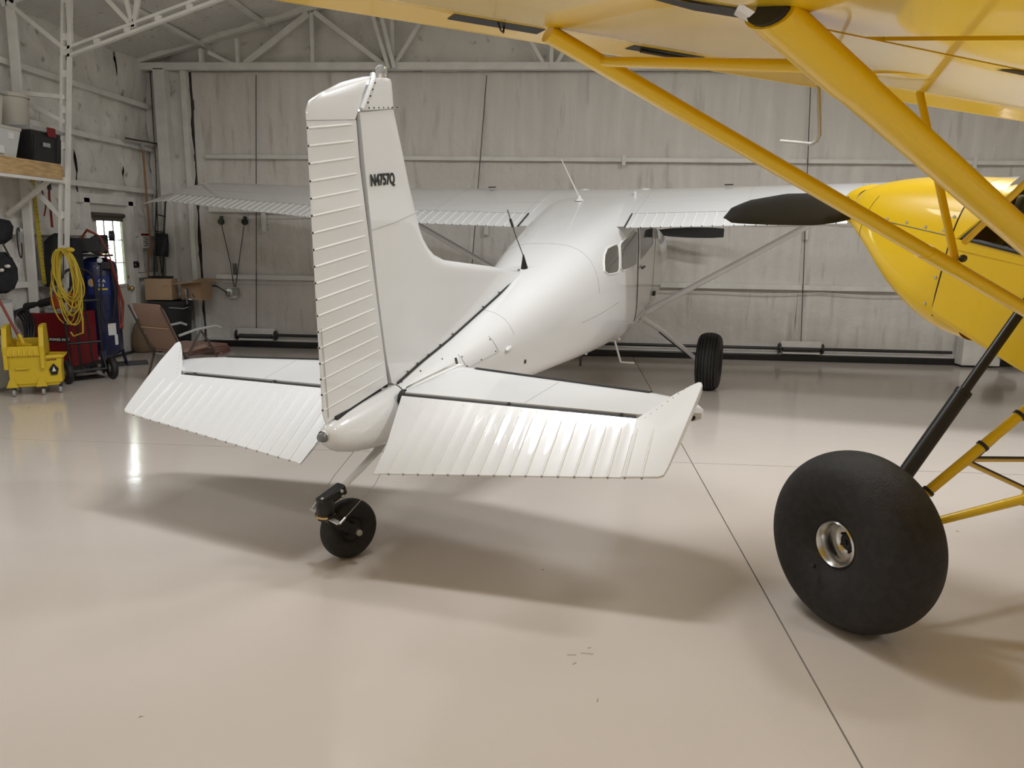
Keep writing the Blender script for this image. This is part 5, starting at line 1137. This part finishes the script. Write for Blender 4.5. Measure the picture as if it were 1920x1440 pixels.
# folding lounge chair
t = thing('patio_chair', (-4.16, 7.87, 0), 'brown padded folding patio chair on dark metal legs behind the left elevator', 'chair', rotz=rad(-20))
def pad(nm, a, c, wid, th, z2=None):
    b = B(); A1, C1 = Vector(a), Vector(c); d = (C1-A1); n_ = 9; nr = Vector((1, 0, 0)).cross(d).normalized(); rows = []
    for i in range(n_+1):
        s_ = i/n_; e_ = min(1, min(s_, 1-s_)*6+.25); wv = wid/2*(1 if .08 < s_ < .92 else .93)
        row = []
        for k in range(16):
            an_ = 2*pi*k/16; row.append(A1+d*s_+Vector((1, 0, 0))*wv*math.copysign(abs(cos(an_))**.35, cos(an_))+nr*th/2*e_*(.8+.2*abs(sin(pi*s_*2.0)))*math.copysign(abs(sin(an_))**.7, sin(an_)))
        rows.append(row)
    return b.grid(rows, True, True).obj(nm, TANF, t, smooth=60)
pad('seat_cushion', (0, .24, .42), (0, -.20, .38), .44, .06); bk_ = pad('back_cushion', (0, -.20, .40), (0, -.44, .90), .42, .06)
B().tube([(-.20, -.355, .645), (0, -.36, .645), (.20, -.355, .645)], .004, 6).obj('piping', CARD, bk_)
for s_ in (-1, 1):
    B().tube([(s_*.25, -.30, .012), (s_*.25, -.16, .36), (s_*.25, .02, .60)], .012, 8).obj('leg', BROWNM, t)
    B().tube([(s_*.25, .34, .012), (s_*.25, .18, .38), (s_*.25, .02, .60)], .012, 8).obj('leg', BROWNM, t)
    B().tube([(s_*.25, -.27, .57), (s_*.25, -.05, .61), (s_*.26, .22, .63), (s_*.26, .30, .60)], .014, 8).obj('armrest', GREYP, t)
    B().tube([(s_*.23, .22, .36), (s_*.23, -.20, .34), (s_*.23, -.46, .88)], .011, 8).obj('side_rail', BROWNM, t)
B().tube([(-.25, -.27, .09), (.25, -.27, .09)], .009, 8).obj('stretcher', BROWNM, t); B().tube([(-.25, .30, .09), (.25, .30, .09)], .009, 8).obj('stretcher', BROWNM, t); B().tube([(-.25, -.17, .34), (.25, -.17, .34)], .010, 8).obj('stretcher', ALUM, t)
# winch on the back wall
t = thing('hand_winch', (-4.85, YF-.08, .74), 'small grey hand winch with black crank on the back wall', 'winch')
B().box((0, -.01, .05), (.12, .06, .16)).obj('plate', STEEL, t, smooth=0, bevel=.006)
B().lathe([(0, 0), (.06, 0), (.06, .02), (.025, .03), (.025, .07), (0, .07)], (-.03, -.04, .05), (0, -1, 0), 20).obj('gear', ALUM, t)
B().box((.07, -.06, .07), (.09, .07, .10)).obj('drum_guard', GREYP, t, smooth=0, bevel=.01)
B().tube([(-.03, -.11, .05), (-.12, -.12, .11), (-.19, -.12, .15)], .009, 8).obj('crank', BLACK, t); B().tube([(-.19, -.12, .15), (-.20, -.20, .155)], .014, 10).obj('crank_grip', BLACK, t)
for k, (x_, lab) in enumerate(((-4.97, 'black pulley block high on the back wall, left of its pair'), (-4.62, 'black pulley block high on the back wall, right of its pair'))):
    t = thing('pulley_block', (x_+.0, YF-.075, 1.80), lab, 'pulley', group='pulleys above the hand winch')
    B().lathe([(0, -.015), (.045, -.015), (.035, 0), (.045, .015), (0, .015)], (0, -.01, 0), (0, 1, 0), 18).obj('sheave', BLACK, t); B().box((0, .01, .04), (.05, .02, .08)).obj('cheek', DSTEEL, t, smooth=0)
t = thing('winch_line', (-4.80, YF-.09, .80), 'two thin dark ropes converging down to the hand winch', 'rope')
B().tube([(-.17, 0, 1.0), (-.06, 0, .40), (-.02, 0, .0)], .006, 6).obj('rope', DSTEEL, t); B().tube([(.18, 0, 1.0), (.06, 0, .40), (-.02, 0, .0)], .006, 6).obj('rope', DSTEEL, t)
B().box((-.0, 0, .33), (.05, .03, .16)).obj('rope_clamp', BLACK, t, smooth=0)
